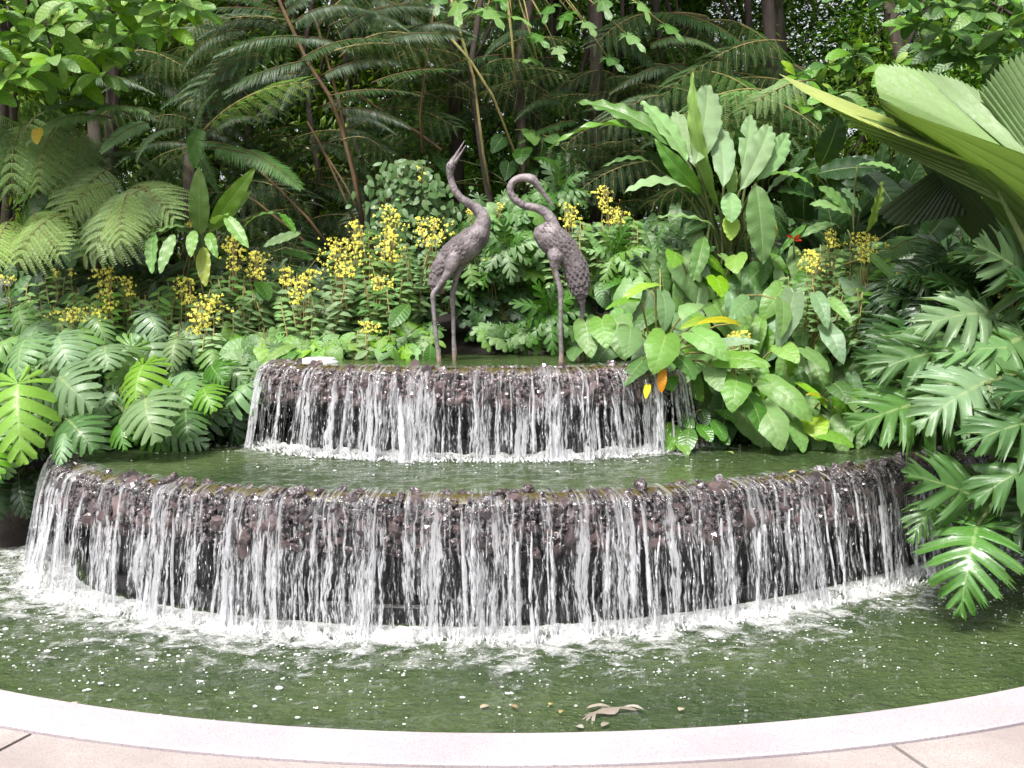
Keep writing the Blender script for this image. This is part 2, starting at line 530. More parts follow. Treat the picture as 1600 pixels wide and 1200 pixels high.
def tier(name, label, cur, top, bot, nrock, rsize, band, s_vis):
    root = thing(name, label, 'wall', (cur[len(cur) // 2][0].x, cur[len(cur) // 2][0].y, bot))
    inv = Matrix.Translation(-Vector(root.location))
    # wall body: profile swept along the plan
    prof = [(-0.30, top - 0.10), (-0.10, top - 0.05), (0.0, top - 0.055), (0.02, top - 0.12), (-0.02, top - band + 0.0), (-0.10, top - band - 0.06), (-0.13, bot + 0.15),
            (-0.14, bot - 0.35)]
    fine = []
    for (a, b), (c, d) in zip(prof, prof[1:]):
        k = max(1, int(sqrt((a - c) ** 2 + (b - d) ** 2) / 0.05))
        fine += [(a + (c - a) * i / k, b + (d - b) * i / k) for i in range(k)]
    fine.append(prof[-1])
    vs, fs = [], []
    m = len(fine)
    C2 = cur[::2]
    for p, n, s in C2:
        for o, z in fine:
            dd = 0.035 * noise.noise(Vector((s * 9, z * 9, bot))) + 0.02 * noise.noise(Vector((s * 24, z * 24, 7)))
            q = p + n * (o + dd)
            vs.append((q.x, q.y, z))
    for i in range(len(C2) - 1):
        for k in range(m - 1):
            fs.append((i * m + k, i * m + k + 1, (i + 1) * m + k + 1, (i + 1) * m + k))
    w = obj('wall_core', mesh('wall_core', vs, fs, None, True, M['wall']), root); w.matrix_parent_inverse = inv
    # shallow algae-stained lip under the edge of the water
    vs = []
    for p, n, s in cur[::3]:
        for o_, z_ in ((-0.16, top - .03), (-0.045 + .02 * noise.noise(Vector((s * 5, 1, 1))), top + .001), (0.0, top + .0015), (0.03, top - .04)):
            q = p + n * o_; vs.append((q.x, q.y, z_ + .003 * noise.noise(Vector((s * 20, o_ * 30, 2)))))
    fs = [(i * 4 + k, i * 4 + k + 1, (i + 1) * 4 + k + 1, (i + 1) * 4 + k) for i in range(len(cur[::3]) - 1) for k in range(3)]
    w = obj('lip', mesh('lip', vs, fs, None, True, M['lip']), root); w.matrix_parent_inverse = inv
    # plinth at the foot
    pb = MB()
    pp = [(-0.2, bot - 0.3), (-0.06, bot - 0.3), (-0.06, bot + 0.085), (-0.075, bot + 0.1), (-0.2, bot + 0.1)]
    vs = []
    for p, n, s in cur[::3]:
        for o, z in pp:
            q = p + n * (o + 0.006 * noise.noise(Vector((s * 6, z, 1)))); vs.append((q.x, q.y, z + 0.006 * noise.noise(Vector((s * 5, 3, 1)))))
    fs = [(i * 5 + k, i * 5 + k + 1, (i + 1) * 5 + k + 1, (i + 1) * 5 + k) for i in range(len(cur[::3]) - 1) for k in range(4)]
    w = obj('plinth', mesh('plinth', vs, fs, None, False, M['ledge']), root); w.matrix_parent_inverse = inv
    # rocks
    vis = [c for c in cur if s_vis[0] <= c[2] <= s_vis[1]]
    rub = MB()
    spots = []
    rows = int(band / (rsize * 0.62)) + 2
    L = s_vis[1] - s_vis[0]
    per = L / (rsize * 1.02)
    for r_ in range(rows):
        for k in range(int(per)):
            f = (k + 0.5 * (r_ % 2) + jit(-.35, .35)) / per
            if not 0 <= f <= 1: continue
            p, n, s = vis[int(f * (len(vis) - 1))]
            q = r_ / (rows - 1)
            # path over the lip
            if q < 0.3: o, z = -0.045 + 0.075 * q / 0.3, top - 0.016 - 0.005 * (q / 0.3)
            else:
                u = (q - 0.3) / 0.7
                o, z = 0.03 + 0.055 * sin(u * pi * 0.65), top - 0.03 - (band - 0.03) * u
                z += 0.05 * u * noise.noise(Vector((s * 5, 0, bot)))
            sz = rsize * R.choice((0.38, 0.44, 0.48, 0.53, 0.62, 0.75, 0.9)) * jit(.85, 1.15)
            if q < 0.35: sz *= 0.72
            spots.append((sz * (1.6 if q > 0.2 else 1) + jit(0, .012), p + n * (o + jit(-.015, .015)) + Vector((0, 0, z + jit(-.02 if q > .3 else -.006, .012) + (jit(0, .022) if q < .35 and R.random() < .4 else 0))), sz))
    spots.sort(key=lambda t: -t[0])
    for i, (_, q, sz) in enumerate(spots):
        rot = Matrix.Rotation(jit(0, 6.28), 4, Vector((jit(-1, 1), jit(-1, 1), jit(-1, 1))).normalized())
        sc = Matrix.Diagonal((sz * jit(.9, 1.25), sz * jit(.8, 1.1), sz * jit(.7, 1.0), 1))
        mtx = Matrix.Translation(q) @ rot @ sc
        me = ROCKS[i % 7]
        if i < nrock:
            o = obj('stone', me, root); o.matrix_local = inv @ mtx
        else:
            rub.add([mtx @ v.co for v in me.vertices], [tuple(pl.vertices) for pl in me.polygons])
    # grit between the big rocks
    for k in range(int(2600 * L / 5)):
        p, n, s = vis[R.randrange(len(vis))]
        u = R.random()
        o, z = -0.12 + 0.19 * min(1, u * 3), top - 0.022 - (band * 1.02) * max(0, u - .25) / .75
        sz = jit(.008, .02)
        q = p + n * (o + jit(0, .03)) + Vector((0, 0, z))
        me = ROCKS[k % 7]
        mtx = Matrix.Translation(q) @ Matrix.Rotation(jit(0, 6), 4, 'X') @ Matrix.Scale(sz, 4)
        if k % 1 == 0:
            rub.add([mtx @ v.co for v in me.vertices], [tuple(pl.vertices) for pl in me.polygons])
    o = obj('rubble', rub.build('rubble', M['rock'], False), root); o['kind'] = 'stuff'; o.matrix_parent_inverse = inv
    return root

def srange(cur, xa, xb):
    """arc length where the front of the curve passes x = xa and xb"""
    return cur
sl = LOW[-1][2]; su = UPP[-1][2]
tier('rock_wall', 'long lower curved wall of dark wet lava rocks with water pouring over it', LOW, ZM, 0.0, 298, 0.075, 0.26, (0.9, sl - 0.5))
tier('rock_wall', 'short upper curved wall of dark lava rocks below the two cranes', UPP, ZU, ZM, 298, 0.058, 0.20, (0.7, su - 0.6))

# ------------------------------------------------------------------ falling water
def falls(label, cur, top, bot, s0, s1, reach, nstr, band):
    root = thing('waterfall', label, 'waterfall', (cur[len(cur) // 2][0].x, cur[len(cur) // 2][0].y, bot))
    inv = Matrix.Translation(-Vector(root.location))
    H = top - bot
    def pt(p, n, s, v, off, seed, jump=1.0):
        # v 0..1 : over the lip, then free fall
        if v < 0.18:
            u = v / 0.18
            o, z = -0.08 + 0.15 * u, top + 0.010 - 0.035 * u * u
        elif v < 0.40:
            u = (v - 0.18) / 0.22
            o, z = 0.07 + 0.045 * sin(u * pi * .5), top - 0.025 - (band - 0.045) * u
            o += (jump - 1) * .03 * u
        else:
            u = (v - 0.40) / 0.60
            o, z = 0.115 + (reach - .03) * jump * u + (jump - 1) * .03, top - 0.025 - (band - 0.045) - (H - band + 0.03) * (u ** 1.1)
        o += off + 0.03 * noise.noise(Vector((s * 7, v * 1.5, seed))) * v + 0.012 * noise.noise(Vector((s * 30, v * 3, seed))) + 0.05 * max(0, noise.noise(Vector((s * 2.2, seed, 0)))) * v
        z += 0.012 * noise.noise(Vector((s * 22, v * 6, seed + 3))) * (1 - v)
        q = p + n * o
        return Vector((q.x, q.y, z))
    vis = [c for c in cur if s0 <= c[2] <= s1]
    rows = 26
    for mat, off, seed, nm in ((M['falls_a'], 0.02, 1.0, 'water_sheet'), (M['falls_b'], -0.035, 9.0, 'water_sheet')):
        vs, fs, uv = [], [], []
        for p, n, s in vis:
            for k in range(rows + 1):
                v = k / rows
                q = pt(p, n, s, v, off, seed)
                vs.append(q); uv.append((s, top - q.z + (0.0 if v > .2 else 0)))
        for i in range(len(vis) - 1):
            for k in range(rows):
                fs.append((i * (rows + 1) + k, i * (rows + 1) + k + 1, (i + 1) * (rows + 1) + k + 1, (i + 1) * (rows + 1) + k))
        o = obj(nm, mesh(nm, vs, fs, uv, True, mat), root); o.matrix_parent_inverse = inv
    # separate heavier streams, each a narrow curved band
    b = MB()
    for k in range(nstr):
        i0 = R.randrange(2, len(vis) - 8)
        w = R.choice((1, 1.2, 1.5, 1.5, 2, 2, 2.5, 3, 5)) * 0.0040
        lean = R.gauss(0, 0.035)
        v0 = R.choice((0.12, 0.2, 0.26, 0.32, 0.38)); v1 = R.choice((1, 1, 1, jit(.6, .95))); jump = jit(.5, 1.6); sd = k * 1.7
        vs, fs, uv = [], [], []
        for r_ in range(22):
            f = r_ / 21
            v = v0 + (v1 - v0) * f
            p, n, s = vis[i0]
            tdir = Vector((-n.y, n.x, 0))
            ww = w * (0.55 + 0.6 * abs(noise.noise(Vector((sd, f * 3, 0)))) + 0.7 * f) * (.35 + .65 * sst(0, .12, f + .03)) * (1 - .8 * sst(.9, 1, f) * (v1 < 1))
            cx = lean * f + 0.012 * noise.noise(Vector((sd, f * 4, 5)))
            for m_, e in enumerate((-1, -.35, .35, 1)):
                q = pt(p, n, s, v, 0.035 + 0.012 * (1 - e * e), sd * .01, jump) + tdir * (cx + e * ww)
                vs.append(q); uv.append((s + cx + e * ww * 1.0 + sd, top - q.z))
            if r_:
                a = (r_ - 1) * 4
                for m_ in range(3): fs.append((a + m_, a + m_ + 1, a + m_ + 5, a + m_ + 4))
        b.add(vs, fs, uv)
    o = obj('water_streams', b.build('water_streams', M['falls_c']), root); o['kind'] = 'stuff'; o.matrix_parent_inverse = inv
    # beads and short threads of water
    b = MB()
    for k in range(int(nstr * 4)):
        p, n, s = vis[R.randrange(len(vis))]
        if noise.noise(Vector((s * 4, 1, bot))) < -0.15 and R.random() < .6: continue
        v = jit(.4, 1.0)
        q = pt(p, n, s, v, jit(-.02, .09), 2.0)
        r_ = jit(.0010, .0024); ln = jit(.004, .026) * (1.4 - v * .5)
        b.add([q + Vector((0, 0, ln)), q + Vector((r_, 0, 0)), q + Vector((0, -r_, 0)), q + Vector((-r_, 0, 0)), q + Vector((0, r_, 0)), q - Vector((0, 0, ln * .6))],
              [(0, 2, 1), (0, 3, 2), (0, 4, 3), (0, 1, 4), (5, 1, 2), (5, 2, 3), (5, 3, 4), (5, 4, 1)])
    o = obj('water_drops', b.build('water_drops', M['bubble']), root); o['kind'] = 'stuff'; o.matrix_parent_inverse = inv
    # churned foam where it lands
    vs, fs, uv = [], [], []
    K = 56
    W0, W1 = -0.12, 0.88 if bot < .3 else 0.44
    for p, n, s in vis:
        wob = 1 + 0.45 * noise.noise(Vector((s * 2.3, 0, bot))) + 0.35 * noise.noise(Vector((s * 7, 3, bot)))
        wob *= 1 + .25 * sst(-.8, -2.6, p.x) - .25 * sst(1.2, 2.4, p.x)
        for k in range(K + 1):
            f = k / K
            o_ = 0.065 + reach * 0.6 + W0 + (W1 * wob - W0) * f
            q = p + n * o_
            hump = exp(-((f - 0.15) / 0.09) ** 2)
            z = bot + 0.010 + 0.014 * hump + 0.05 * hump * noise.noise(Vector((q.x * 11, q.y * 14, 6))) + (0.022 * hump + 0.006 * (1 - f)) * (noise.noise(Vector((q.x * 26, q.y * 26, 2))) + .6 * noise.noise(Vector((q.x * 60, q.y * 60, 2))))
            vs.append((q.x, q.y, z)); uv.append((s, max(0, (f - .04) / .96)))
    for i in range(len(vis) - 1):
        for k in range(K):
            fs.append((i * (K + 1) + k, i * (K + 1) + k + 1, (i + 1) * (K + 1) + k + 1, (i + 1) * (K + 1) + k))
    o = obj('foam', mesh('foam', vs, fs, uv, True, M['foam']), root); o['kind'] = 'stuff'; o.matrix_parent_inverse = inv
    # splash crowns: little tongues thrown up from the foam
    b = MB()
    for k in range(int(nstr * 9)):
        p, n, s = vis[R.randrange(len(vis))]
        q = p + n * (0.065 + reach * .6 + jit(-.02, .14)) + Vector((0, 0, bot + 0.005))
        h = jit(.01, .05) * (1 if bot < .3 else .6); r_ = jit(.003, .008)
        d = Vector((jit(-.02, .02), jit(-.03, .01), h))
        b.add([q + Vector((r_, 0, 0)), q + Vector((0, -r_, 0)), q + Vector((-r_, 0, 0)), q + Vector((0, r_, 0)), q + d], [(0, 1, 4), (1, 2, 4), (2, 3, 4), (3, 0, 4)])
    o = obj('splashes', b.build('splashes', M['bubble']), root); o['kind'] = 'stuff'; o.matrix_parent_inverse = inv

falls('white streams of water falling from the lower rock wall into the front pool', LOW, ZM, 0.0, 0.95, sl - 0.75, 0.09, 190, 0.24)
falls('white streams of water falling from the upper rock wall into the middle pool', UPP, ZU, ZM, 0.75, su - 0.55, 0.08, 120, 0.18)

# bubbles drifting on the pools
def bubbles(name, cur, z, n, spread, label):
    bm = bmesh.new(); bmesh.ops.create_icosphere(bm, subdivisions=1, radius=1.0)
    bv = [v.co.copy() for v in bm.verts]; bf = [tuple(v.index for v in f.verts) for f in bm.faces]; bm.free()
    b = MB()
    vis = cur[40:-40]
    for k in range(n):
        p, nn, s = vis[R.randrange(len(vis))]
        d = 0.25 + abs(R.gauss(0, spread))
        q = p + nn * d
        if (q.x - CC.x) ** 2 + (q.y - CC.y) ** 2 > (CR - .02) ** 2: continue
        left = sst(1.2, -2.0, q.x)
        r_ = min(.006, R.lognormvariate(-6.4, .5)) * (1 + (.7 * left))
        cl = 1
        if R.random() < .05: cl = R.randrange(3, 9)
        for c in range(cl):
            qq = q + Vector((jit(-.015, .015), jit(-.01, .01), 0)) * (cl > 1)
            rr = r_ * jit(.6, 1.6)
            sx = jit(1, 2.0)
            b.add([Vector((qq.x + v.x * rr * sx, qq.y + v.y * rr, z + .004 + v.z * rr * .7)) for v in bv], bf)
    o = obj(name, b.build(name, M['bubble'])); tag(o, label, 'bubbles', kind='stuff')
bubbles('bubbles', LOW, 0.0, 2500, 0.65, 'white bubbles drifting over the green front pool')
bubbles('bubbles', UPP, ZM, 260, 0.3, 'small white bubbles on the middle pool near the upper fall')

# ================================================================== plants: materials
def mk_leaf(name, veins=9.0, rough=0.34, trans=0.34, vein_amt=0.5, spec=0.4, bs=40, lb=0.55):
    """leaf blade; the leaf's own tint comes from the object colour"""
    t = NT(name)
    oi = t.n("ObjectInfo")
    uv = t.coord("UV")
    sx = t.n("SeparateXYZ", {0: uv})
    u, v = sx.outputs[0], sx.outputs[1]
    P = t.coord("Object")
    off = t.n("CombineXYZ", {0: t.math('MULTIPLY', oi.outputs["Random"], 57.0), 1: 0.0, 2: 0.0}).outputs[0]
    P2 = t.n("VectorMath", {0: P, 1: off}, operation='ADD').outputs[0]
    n1 = t.noise(P2, 3.0, 4, 0.6)
    n2 = t.noise(P2, 16.0, 4, 0.6)
    hs = t.n("HueSaturation", {"Hue": t.math('ADD', 0.49, t.math('MULTIPLY', n1, 0.02)), "Saturation": t.math('ADD', 0.8, t.math('MULTIPLY', oi.outputs["Random"], 0.3)),
             "Value": t.math('ADD', t.math('ADD', 0.62, t.math('MULTIPLY', n1, 0.45)), t.math('MULTIPLY', n2, 0.3)), "Color": oi.outputs["Color"]}).outputs[0]
    if lb == 0.0: hs = t.mixc(1.0, hs, t.ramp(t.mrange(u, 0.5, 0.6, 0.0, 1.0, False), [(0.0, (.50, .56, .42)), (.35, (.95, .95, .9)), (1.0, (1.12, 1.10, 1.05))]), 'MULTIPLY')  # palm only: crease shade painted in, pleat valleys darker in the colour
    rib = t.mrange(u, 0.02, 0.065, 1.5, 0.0)
    lat = t.math('PINGPONG', t.math('MULTIPLY', v, veins), 0.5)
    latm = t.math('MULTIPLY', t.mrange(lat, 0.0, 0.085, 1.0, 0.0), 0.38)
    vein = t.math('MULTIPLY', t.math('MAXIMUM', rib, latm), vein_amt)
    c = t.mixc(vein, hs, t.mixc(0.55, hs, (0.42, 0.50, 0.22)))
    edge = t.math('MULTIPLY', t.mrange(u, 0.90, 1.0), t.mrange(n2, 0.52, 0.7))
    c = t.mixc(t.math('MULTIPLY', edge, 0.5), c, (0.16, 0.12, 0.03))
    spot = t.mrange(t.noise(P2, 38.0, 2), 0.72, 0.78)
    c = t.mixc(t.math('MULTIPLY', spot, 0.35), c, (0.20, 0.15, 0.04))
    geo = t.n("NewGeometry")
    c = t.mixc(t.math('MULTIPLY', geo.outputs["Backfacing"], 0.3), c, t.mixc(0.5, c, (0.22, 0.30, 0.16)))
    h = t.math('ADD', t.math('MULTIPLY', lat, lb), t.math('MULTIPLY', n2, 0.5))
    nor = t.bump(h, 0.5, 0.012)
    b = t.bsdf(Base_Color=c, Roughness=t.mrange(n2, 0.3, 0.8, rough - 0.06, rough + 0.16), Normal=nor)
    b.inputs['Specular IOR Level'].default_value = spec
    tr = t.n("BsdfTranslucent", {"Color": t.mixc(0.4, t.mixc(1.0, c, (1.25, 1.3, 0.7), 'MULTIPLY'), (0.12, 0.2, 0.01)), "Normal": nor})
    return t.fin(t.n("MixShader", {0: trans, 1: b, 2: tr}))
M['leaf'] = mk_leaf('leaf_blade')
M['leaf_gloss'] = mk_leaf('glossy_leaf_blade', 9, 0.26, 0.22, 0.4, 0.75)
M['leaf_long'] = mk_leaf('long_leaf_blade', 22, 0.34, 0.30, 0.45, lb=0.12)
M['leaf_mat'] = mk_leaf('small_leaf', 5, 0.42, 0.30, 0.3)
M['fern'] = mk_leaf('fern_leaflet', 1, 0.44, 0.32, 0.0, 0.35)
M['palm'] = mk_leaf('pleated_palm_blade', 0.0, 0.42, 0.42, 0.0, lb=0.0)

def mk_crown(name, stops, trans=0.35):
    t = NT(name)
    geo = t.n("NewGeometry"); oi = t.n("ObjectInfo")
    rnd = geo.outputs["Random Per Island"]
    P = geo.outputs["Position"]
    n1 = t.noise(P, 0.9, 3)
    c = t.ramp(t.math('ADD', t.math('MULTIPLY', rnd, 0.5), t.math('MULTIPLY', n1, 0.5)), stops)
    c = t.mixc(1.0, c, oi.outputs["Color"], 'MULTIPLY')
    b = t.bsdf(Base_Color=c, Roughness=0.38)
    tr = t.n("BsdfTranslucent", {"Color": t.mixc(1.0, c, (1.5, 1.5, 0.6), 'MULTIPLY')})
    return t.fin(t.n("MixShader", {0: trans, 1: b, 2: tr}))
M['crown'] = mk_crown('tree_foliage', [(0.2, (0.022, 0.058, 0.012)), (0.5, (0.050, 0.115, 0.022)), (0.72, (0.10, 0.19, 0.03)), (0.9, (0.19, 0.29, 0.045))])

def mk_bark(name, a, b_, sc=1.0):
    t = NT(name); P = t.coord("Object")
    n1 = t.noise(t.mapping(P, (14 * sc, 14 * sc, 4 * sc)), 1.0, 5, 0.65)
    n2 = t.noise(P, 5 * sc, 3)
    c = t.mixc(t.mrange(n1, 0.3, 0.7), a, b_)
    c = t.mixc(t.math('MULTIPLY', t.mrange(n2, 0.55, 0.7), 0.6), c, (0.06, 0.075, 0.035))
    return t.fin(t.bsdf(Base_Color=c, Roughness=0.8, Normal=t.bump(n1, 0.8, 0.02)))
M['bark'] = mk_bark('dark_bark', (0.028, 0.020, 0.015), (0.075, 0.052, 0.04))
M['bark_pink'] = mk_bark('reddish_bark', (0.032, 0.026, 0.020), (0.10, 0.072, 0.055))
M['stalk'] = mk_bark('brown_fern_stalk', (0.06, 0.036, 0.014), (0.15, 0.09, 0.038), 0.7)
M['stem'] = mk_bark('green_stem', (0.06, 0.10, 0.025), (0.14, 0.17, 0.05), 1.5)
M['stem_y'] = mk_bark('yellow_green_stem', (0.20, 0.20, 0.06), (0.34, 0.26, 0.10), 1.5)
M['flower'] = simple('yellow_petal', (0.80, 0.74, 0.10), 0.5, sc=50, bump=0.1)
M['redflower'] = simple('red_bract', (0.45, 0.02, 0.012), 0.4)
M['dead'] = simple('orange_dead_leaf', (0.50, 0.20, 0.03), 0.5)

# colours of the blades
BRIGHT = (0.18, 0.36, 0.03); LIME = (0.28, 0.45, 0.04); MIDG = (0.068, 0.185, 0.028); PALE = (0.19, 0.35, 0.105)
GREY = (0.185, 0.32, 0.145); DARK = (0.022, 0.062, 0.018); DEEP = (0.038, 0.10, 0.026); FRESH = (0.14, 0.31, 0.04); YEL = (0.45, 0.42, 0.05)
def cj(c, a=0.22):
    k = 1 + R.uniform(-a, a); h = R.uniform(-a, a) * 0.35
    return (c[0] * k * (1 + h), c[1] * k, c[2] * k * (1 - h), 1)

# ================================================================== plants: blades
def blade(name, rows, K=4, arch=0.08, fold=0.12, wave=0.0, wf=1.1, cup=0.0, mat='leaf', roll=0.0, seed=0, twist=0.0):
    """rows: (axis position 0..1, angle from the axis in degrees, reach) for one half; mirrored. Unit length along +Y, face +Z"""
    rr = random.Random(seed)
    vs, fs, uv = [], [], []
    nR = len(rows)
    for side in (1, -1):
        base = len(vs)
        for i, (y, ph, w) in enumerate(rows):
            a = radians(ph)
            w2 = w * (1 + rr.uniform(-.04, .04))
            for k in range(K + 1):
                f = k / K
                x = sin(a) * w2 * f
                yy = y + cos(a) * w2 * f
                z = arch * 4 * yy * (1 - yy) if yy > 0 else arch * 4 * yy
                z += fold * x - cup * x * x * 4 + wave * f * f * sin(i * wf + side * 1.1 + seed)
                z -= roll * (w2 * f) ** 2
                vs.append((side * x, yy, z + twist * side * x * yy)); uv.append((f, i / max(1, nR - 1)))
        for i in range(nR - 1):
            for k in range(K):
                a0, a1 = base + i * (K + 1) + k, base + (i + 1) * (K + 1) + k
                q = (a0, a0 + 1, a1 + 1, a1)
                fs.append(q if side > 0 else q[::-1])
    return mesh(name, vs, fs, uv, True, M[mat])

def rows_heart(wid=.38, lobe=.30, n=14, pw=1.7, tipang=35, back=172):
    r = []
    for ph, w in ((back, .30), (160, .72), (146, .95), (130, 1.02), (114, 1.04), (100, 1.05)):
        r.append((0.0, ph, lobe * w))
    w0 = lobe * 1.05
    for i in range(n + 1):
        t = i / n
        w = (w0 + (wid - w0) * sst(0, .3, t)) * (1 - t ** pw) ** 0.85
        if t > .86: w *= 0.9
        r.append((t, 90 - (90 - tipang) * t ** .8, w * (1.0 if t < 1 else 0.01)))
    return r
def rows_ell(wid=.2, n=12, a=.9, b=.8, ph0=75, ph1=40):
    return [(i / n, ph0 + (ph1 - ph0) * i / n, max(0.003, wid * max(0, sin(pi * (i / n) ** a)) ** b)) for i in range(n + 1)]
def rows_strap(wid=.1, n=14):
    return [(i / n, 70, max(0.003, wid * sst(0, .25, i / n) * (1 - sst(.6, 1.0, i / n)) ** .7 + .004)) for i in range(n + 1)]
def rows_fing(wid, lobe, N, depth, gap, per=6, ph0=80, ph1=30, pw=1.9, tooth=0.0, base_lobe=True, seed=0):
    """lobed blade: N fingers to a side"""
    rr = random.Random(seed)
    rows = []
    def fac(ph_):
        # 1 inside a finger, falls to 1-depth in the gap
        e = min(ph_, 1 - ph_)
        return 1 - depth * (1 - sst(0.0, gap, e)) - 0.10 * (1 - sst(gap, .5, e))
    tot = N * per
    if base_lobe:
        for k in range(3):
            for j in range(per):
                q = j / per
                ang = 168 - (168 - ph0 - 8) * (k + q) / 3
                rows.append((0.0, ang, lobe * (0.75 + .12 * k) * fac(q) * (1 + tooth * sin(j * 3.0))))
    lens = [1 + rr.uniform(-.08, .08) for _ in range(N + 1)]
    for i in range(tot + 1):
        t = i / tot
        k = min(N - 1, int(t * N)); q = t * N - k
        w = wid * (1 - t ** pw) ** .8 * (0.80 + .2 * sst(0, .3, t)) * lens[k]
        rows.append((t * .97, ph0 + (ph1 - ph0) * (t ** .9), max(.004, w * fac(q) * (1 + tooth * sin(i * 3.0)))))
    return rows

def fam(name, n, fn):
    return [fn(k) for k in range(n)]
HEART = fam('heart', 4, lambda k: blade('leaf', rows_heart(.36 + .02 * k, .30), 4, .05 + .03 * k, .10, .012, 1.2, .15, 'leaf', seed=k))
OBLONG = fam('oblong', 3, lambda k: blade('leaf', rows_heart(.22 + .015 * k, .15, pw=2.2), 4, .07 + .03 * k, .16, .008, 1.3, .1, 'leaf', seed=k))
ELL = fam('ell', 3, lambda k: blade('leaf', rows_ell(.23 + .02 * k), 3, .08 + .03 * k, .18, .006, 1.3, .1, 'leaf', seed=k))
ELLG = fam('ellg', 2, lambda k: blade('leaf', rows_ell(.25 + .02 * k), 3, .08 + .03 * k, .14, .014, 1.5, .1, 'leaf_gloss', seed=k))
BANANA = fam('banana', 3, lambda k: blade('leaf', rows_ell(.190, 26, .82, .80, 80, 50), 4, .06 + .05 * k, .20, .016, 1.3, .2, 'leaf_long', seed=k))
STRAP = fam('strap', 3, lambda k: blade('leaf', rows_ell(.125, 26, .75, .7, 80, 60), 3, .05 + .08 * k, .30, .018, 1.05, .2, 'leaf_long', seed=k))
MONST = fam('monst', 4, lambda k: blade('leaf', rows_fing(.46, .38, 6 + k % 2, .82, .19, 10, 84, 26, 2.1, seed=k), 5, .10 + .04 * k, .05, .022, .55, .5, 'leaf_gloss' if k == 3 else 'leaf', seed=k))
SELL = fam('sell', 4, lambda k: blade('leaf', rows_fing(.50, .40, 6 + k % 2, .78, .24, 12, 82, 20, 1.8, tooth=.15, seed=k + 5), 4, .08 + .04 * k, .10, .03, .7, .3, 'leaf_gloss' if k == 3 else 'leaf', seed=k))
XAN = fam('xan', 2, lambda k: blade('leaf', rows_fing(.42, .36, 5, .80, .28, 7, 84, 24, 1.8, seed=k + 9), 3, .12, .06, .01, .8, .3, 'leaf', seed=k))
MAPLE = fam('maple', 3, lambda k: blade('leaf', rows_fing(.44, .38, 3, .42, .30, 5, 86, 34, 1.7, tooth=.05, seed=k + 2), 3, .08 + .03 * k, .08, .014, 1.1, .2, 'leaf', seed=k))
SYNG = fam('syng', 2, lambda k: blade('leaf', rows_fing(.40, .42, 2, .5, .35, 6, 80, 30, 1.5, seed=k + 3), 3, .08, .1, .01, 1.1, .2, 'leaf', seed=k))

def put(me, parent, base, tip, nrm, wide=1.0, col=MIDG, name='leaf', rx=0.0):
    base, tip = Vector(base), Vector(tip)
    y = tip - base
    L = y.length
    y.normalize()
    n = Vector(nrm)
    n = n - y * n.dot(y)
    if n.length < 1e-4: n = y.orthogonal()
    n.normalize()
    if rx: n.rotate(Quaternion(y, rx))
    x = y.cross(n)
    m = Matrix(((x.x * L * wide, y.x * L, n.x * L, base.x), (x.y * L * wide, y.y * L, n.y * L, base.y), (x.z * L * wide, y.z * L, n.z * L, base.z), (0, 0, 0, 1)))
    o = bpy.data.objects.new(name, me)
    COL.objects.link(o)
    o.parent = parent
    o.matrix_local = Matrix.Translation(-Vector(parent.location)) @ m
    o.color = cj(col, .14) if len(col) == 3 else col
    return o

def child_mesh(root, name, b, mat, stuff=False, smooth=True, col=None):
    o = obj(name, b.build(name, mat, smooth) if isinstance(b, MB) else b, root)
    o.matrix_parent_inverse = Matrix.Translation(-Vector(root.location))
    if stuff: o['kind'] = 'stuff'
    if col: o.color = (*col, 1)
    return o

FRONTN = Vector((0, -0.75, 0.66))
class Plant:
    """a thing with leaf children and one mesh of thin leaf stalks"""
    def __init__(s, name, label, cat, at, group=None, stemmat='stem', sr=0.006):
        s.at = Vector(at)
        s.root = thing(name, label, cat, s.at, group)
        s.b = MB(); s.mat = stemmat; s.sr = sr
    def leaf(s, me, base, tip, nrm=None, wide=1.0, col=MIDG, stalk=True, rx=0.0):
        n = nrm or (FRONTN + Vector((jit(-.45, .45), jit(-.2, .2), jit(-.15, .35))))
        base, tip = Vector(base), Vector(tip)
        o = put(me, s.root, base, tip, n, wide, col, rx=rx)
        if stalk:
            a = s.at + Vector((jit(-.06, .06), jit(-.03, .03), 0))
            d = (base - a)
            mid = a + d * .5 + Vector((0, .06, abs(d.length) * .14))
            s.b.tube([a, a.lerp(mid, .5) + Vector((0, 0, .02)), mid, mid.lerp(base, .55) + Vector((0, 0, .02)), base], [s.sr * 1.3, s.sr * 1.1, s.sr, s.sr * .9, s.sr * .7], 5)
        return o
    def done(s):
        if s.b.v: child_mesh(s.root, 'stalks', s.b, M[s.mat], stuff=True)
        return s

def inpoly(x, y, P):
    c = False; j = len(P) - 1
    for i in range(len(P)):
        if (P[i][1] > y) != (P[j][1] > y) and x < (P[j][0] - P[i][0]) * (y - P[i][1]) / (P[j][1] - P[i][1]) + P[i][0]: c = not c
        j = i
    return c

def spread(poly, n, seed=0, tries=12):
    """n well-spaced points in a polygon"""
    rr = random.Random(seed)
    x0, x1 = min(p[0] for p in poly), max(p[0] for p in poly)
    y0, y1 = min(p[1] for p in poly), max(p[1] for p in poly)
    out = []
    while len(out) < n:
        best, bd = None, -1
        for _ in range(tries):
            while True:
                p = (rr.uniform(x0, x1), rr.uniform(y0, y1))
                if inpoly(p[0], p[1], poly): break
            d = min(((p[0] - q[0]) ** 2 + (p[1] - q[1]) ** 2 for q in out), default=1e9)
            if d > bd: best, bd = p, d
        out.append(best)
    return out

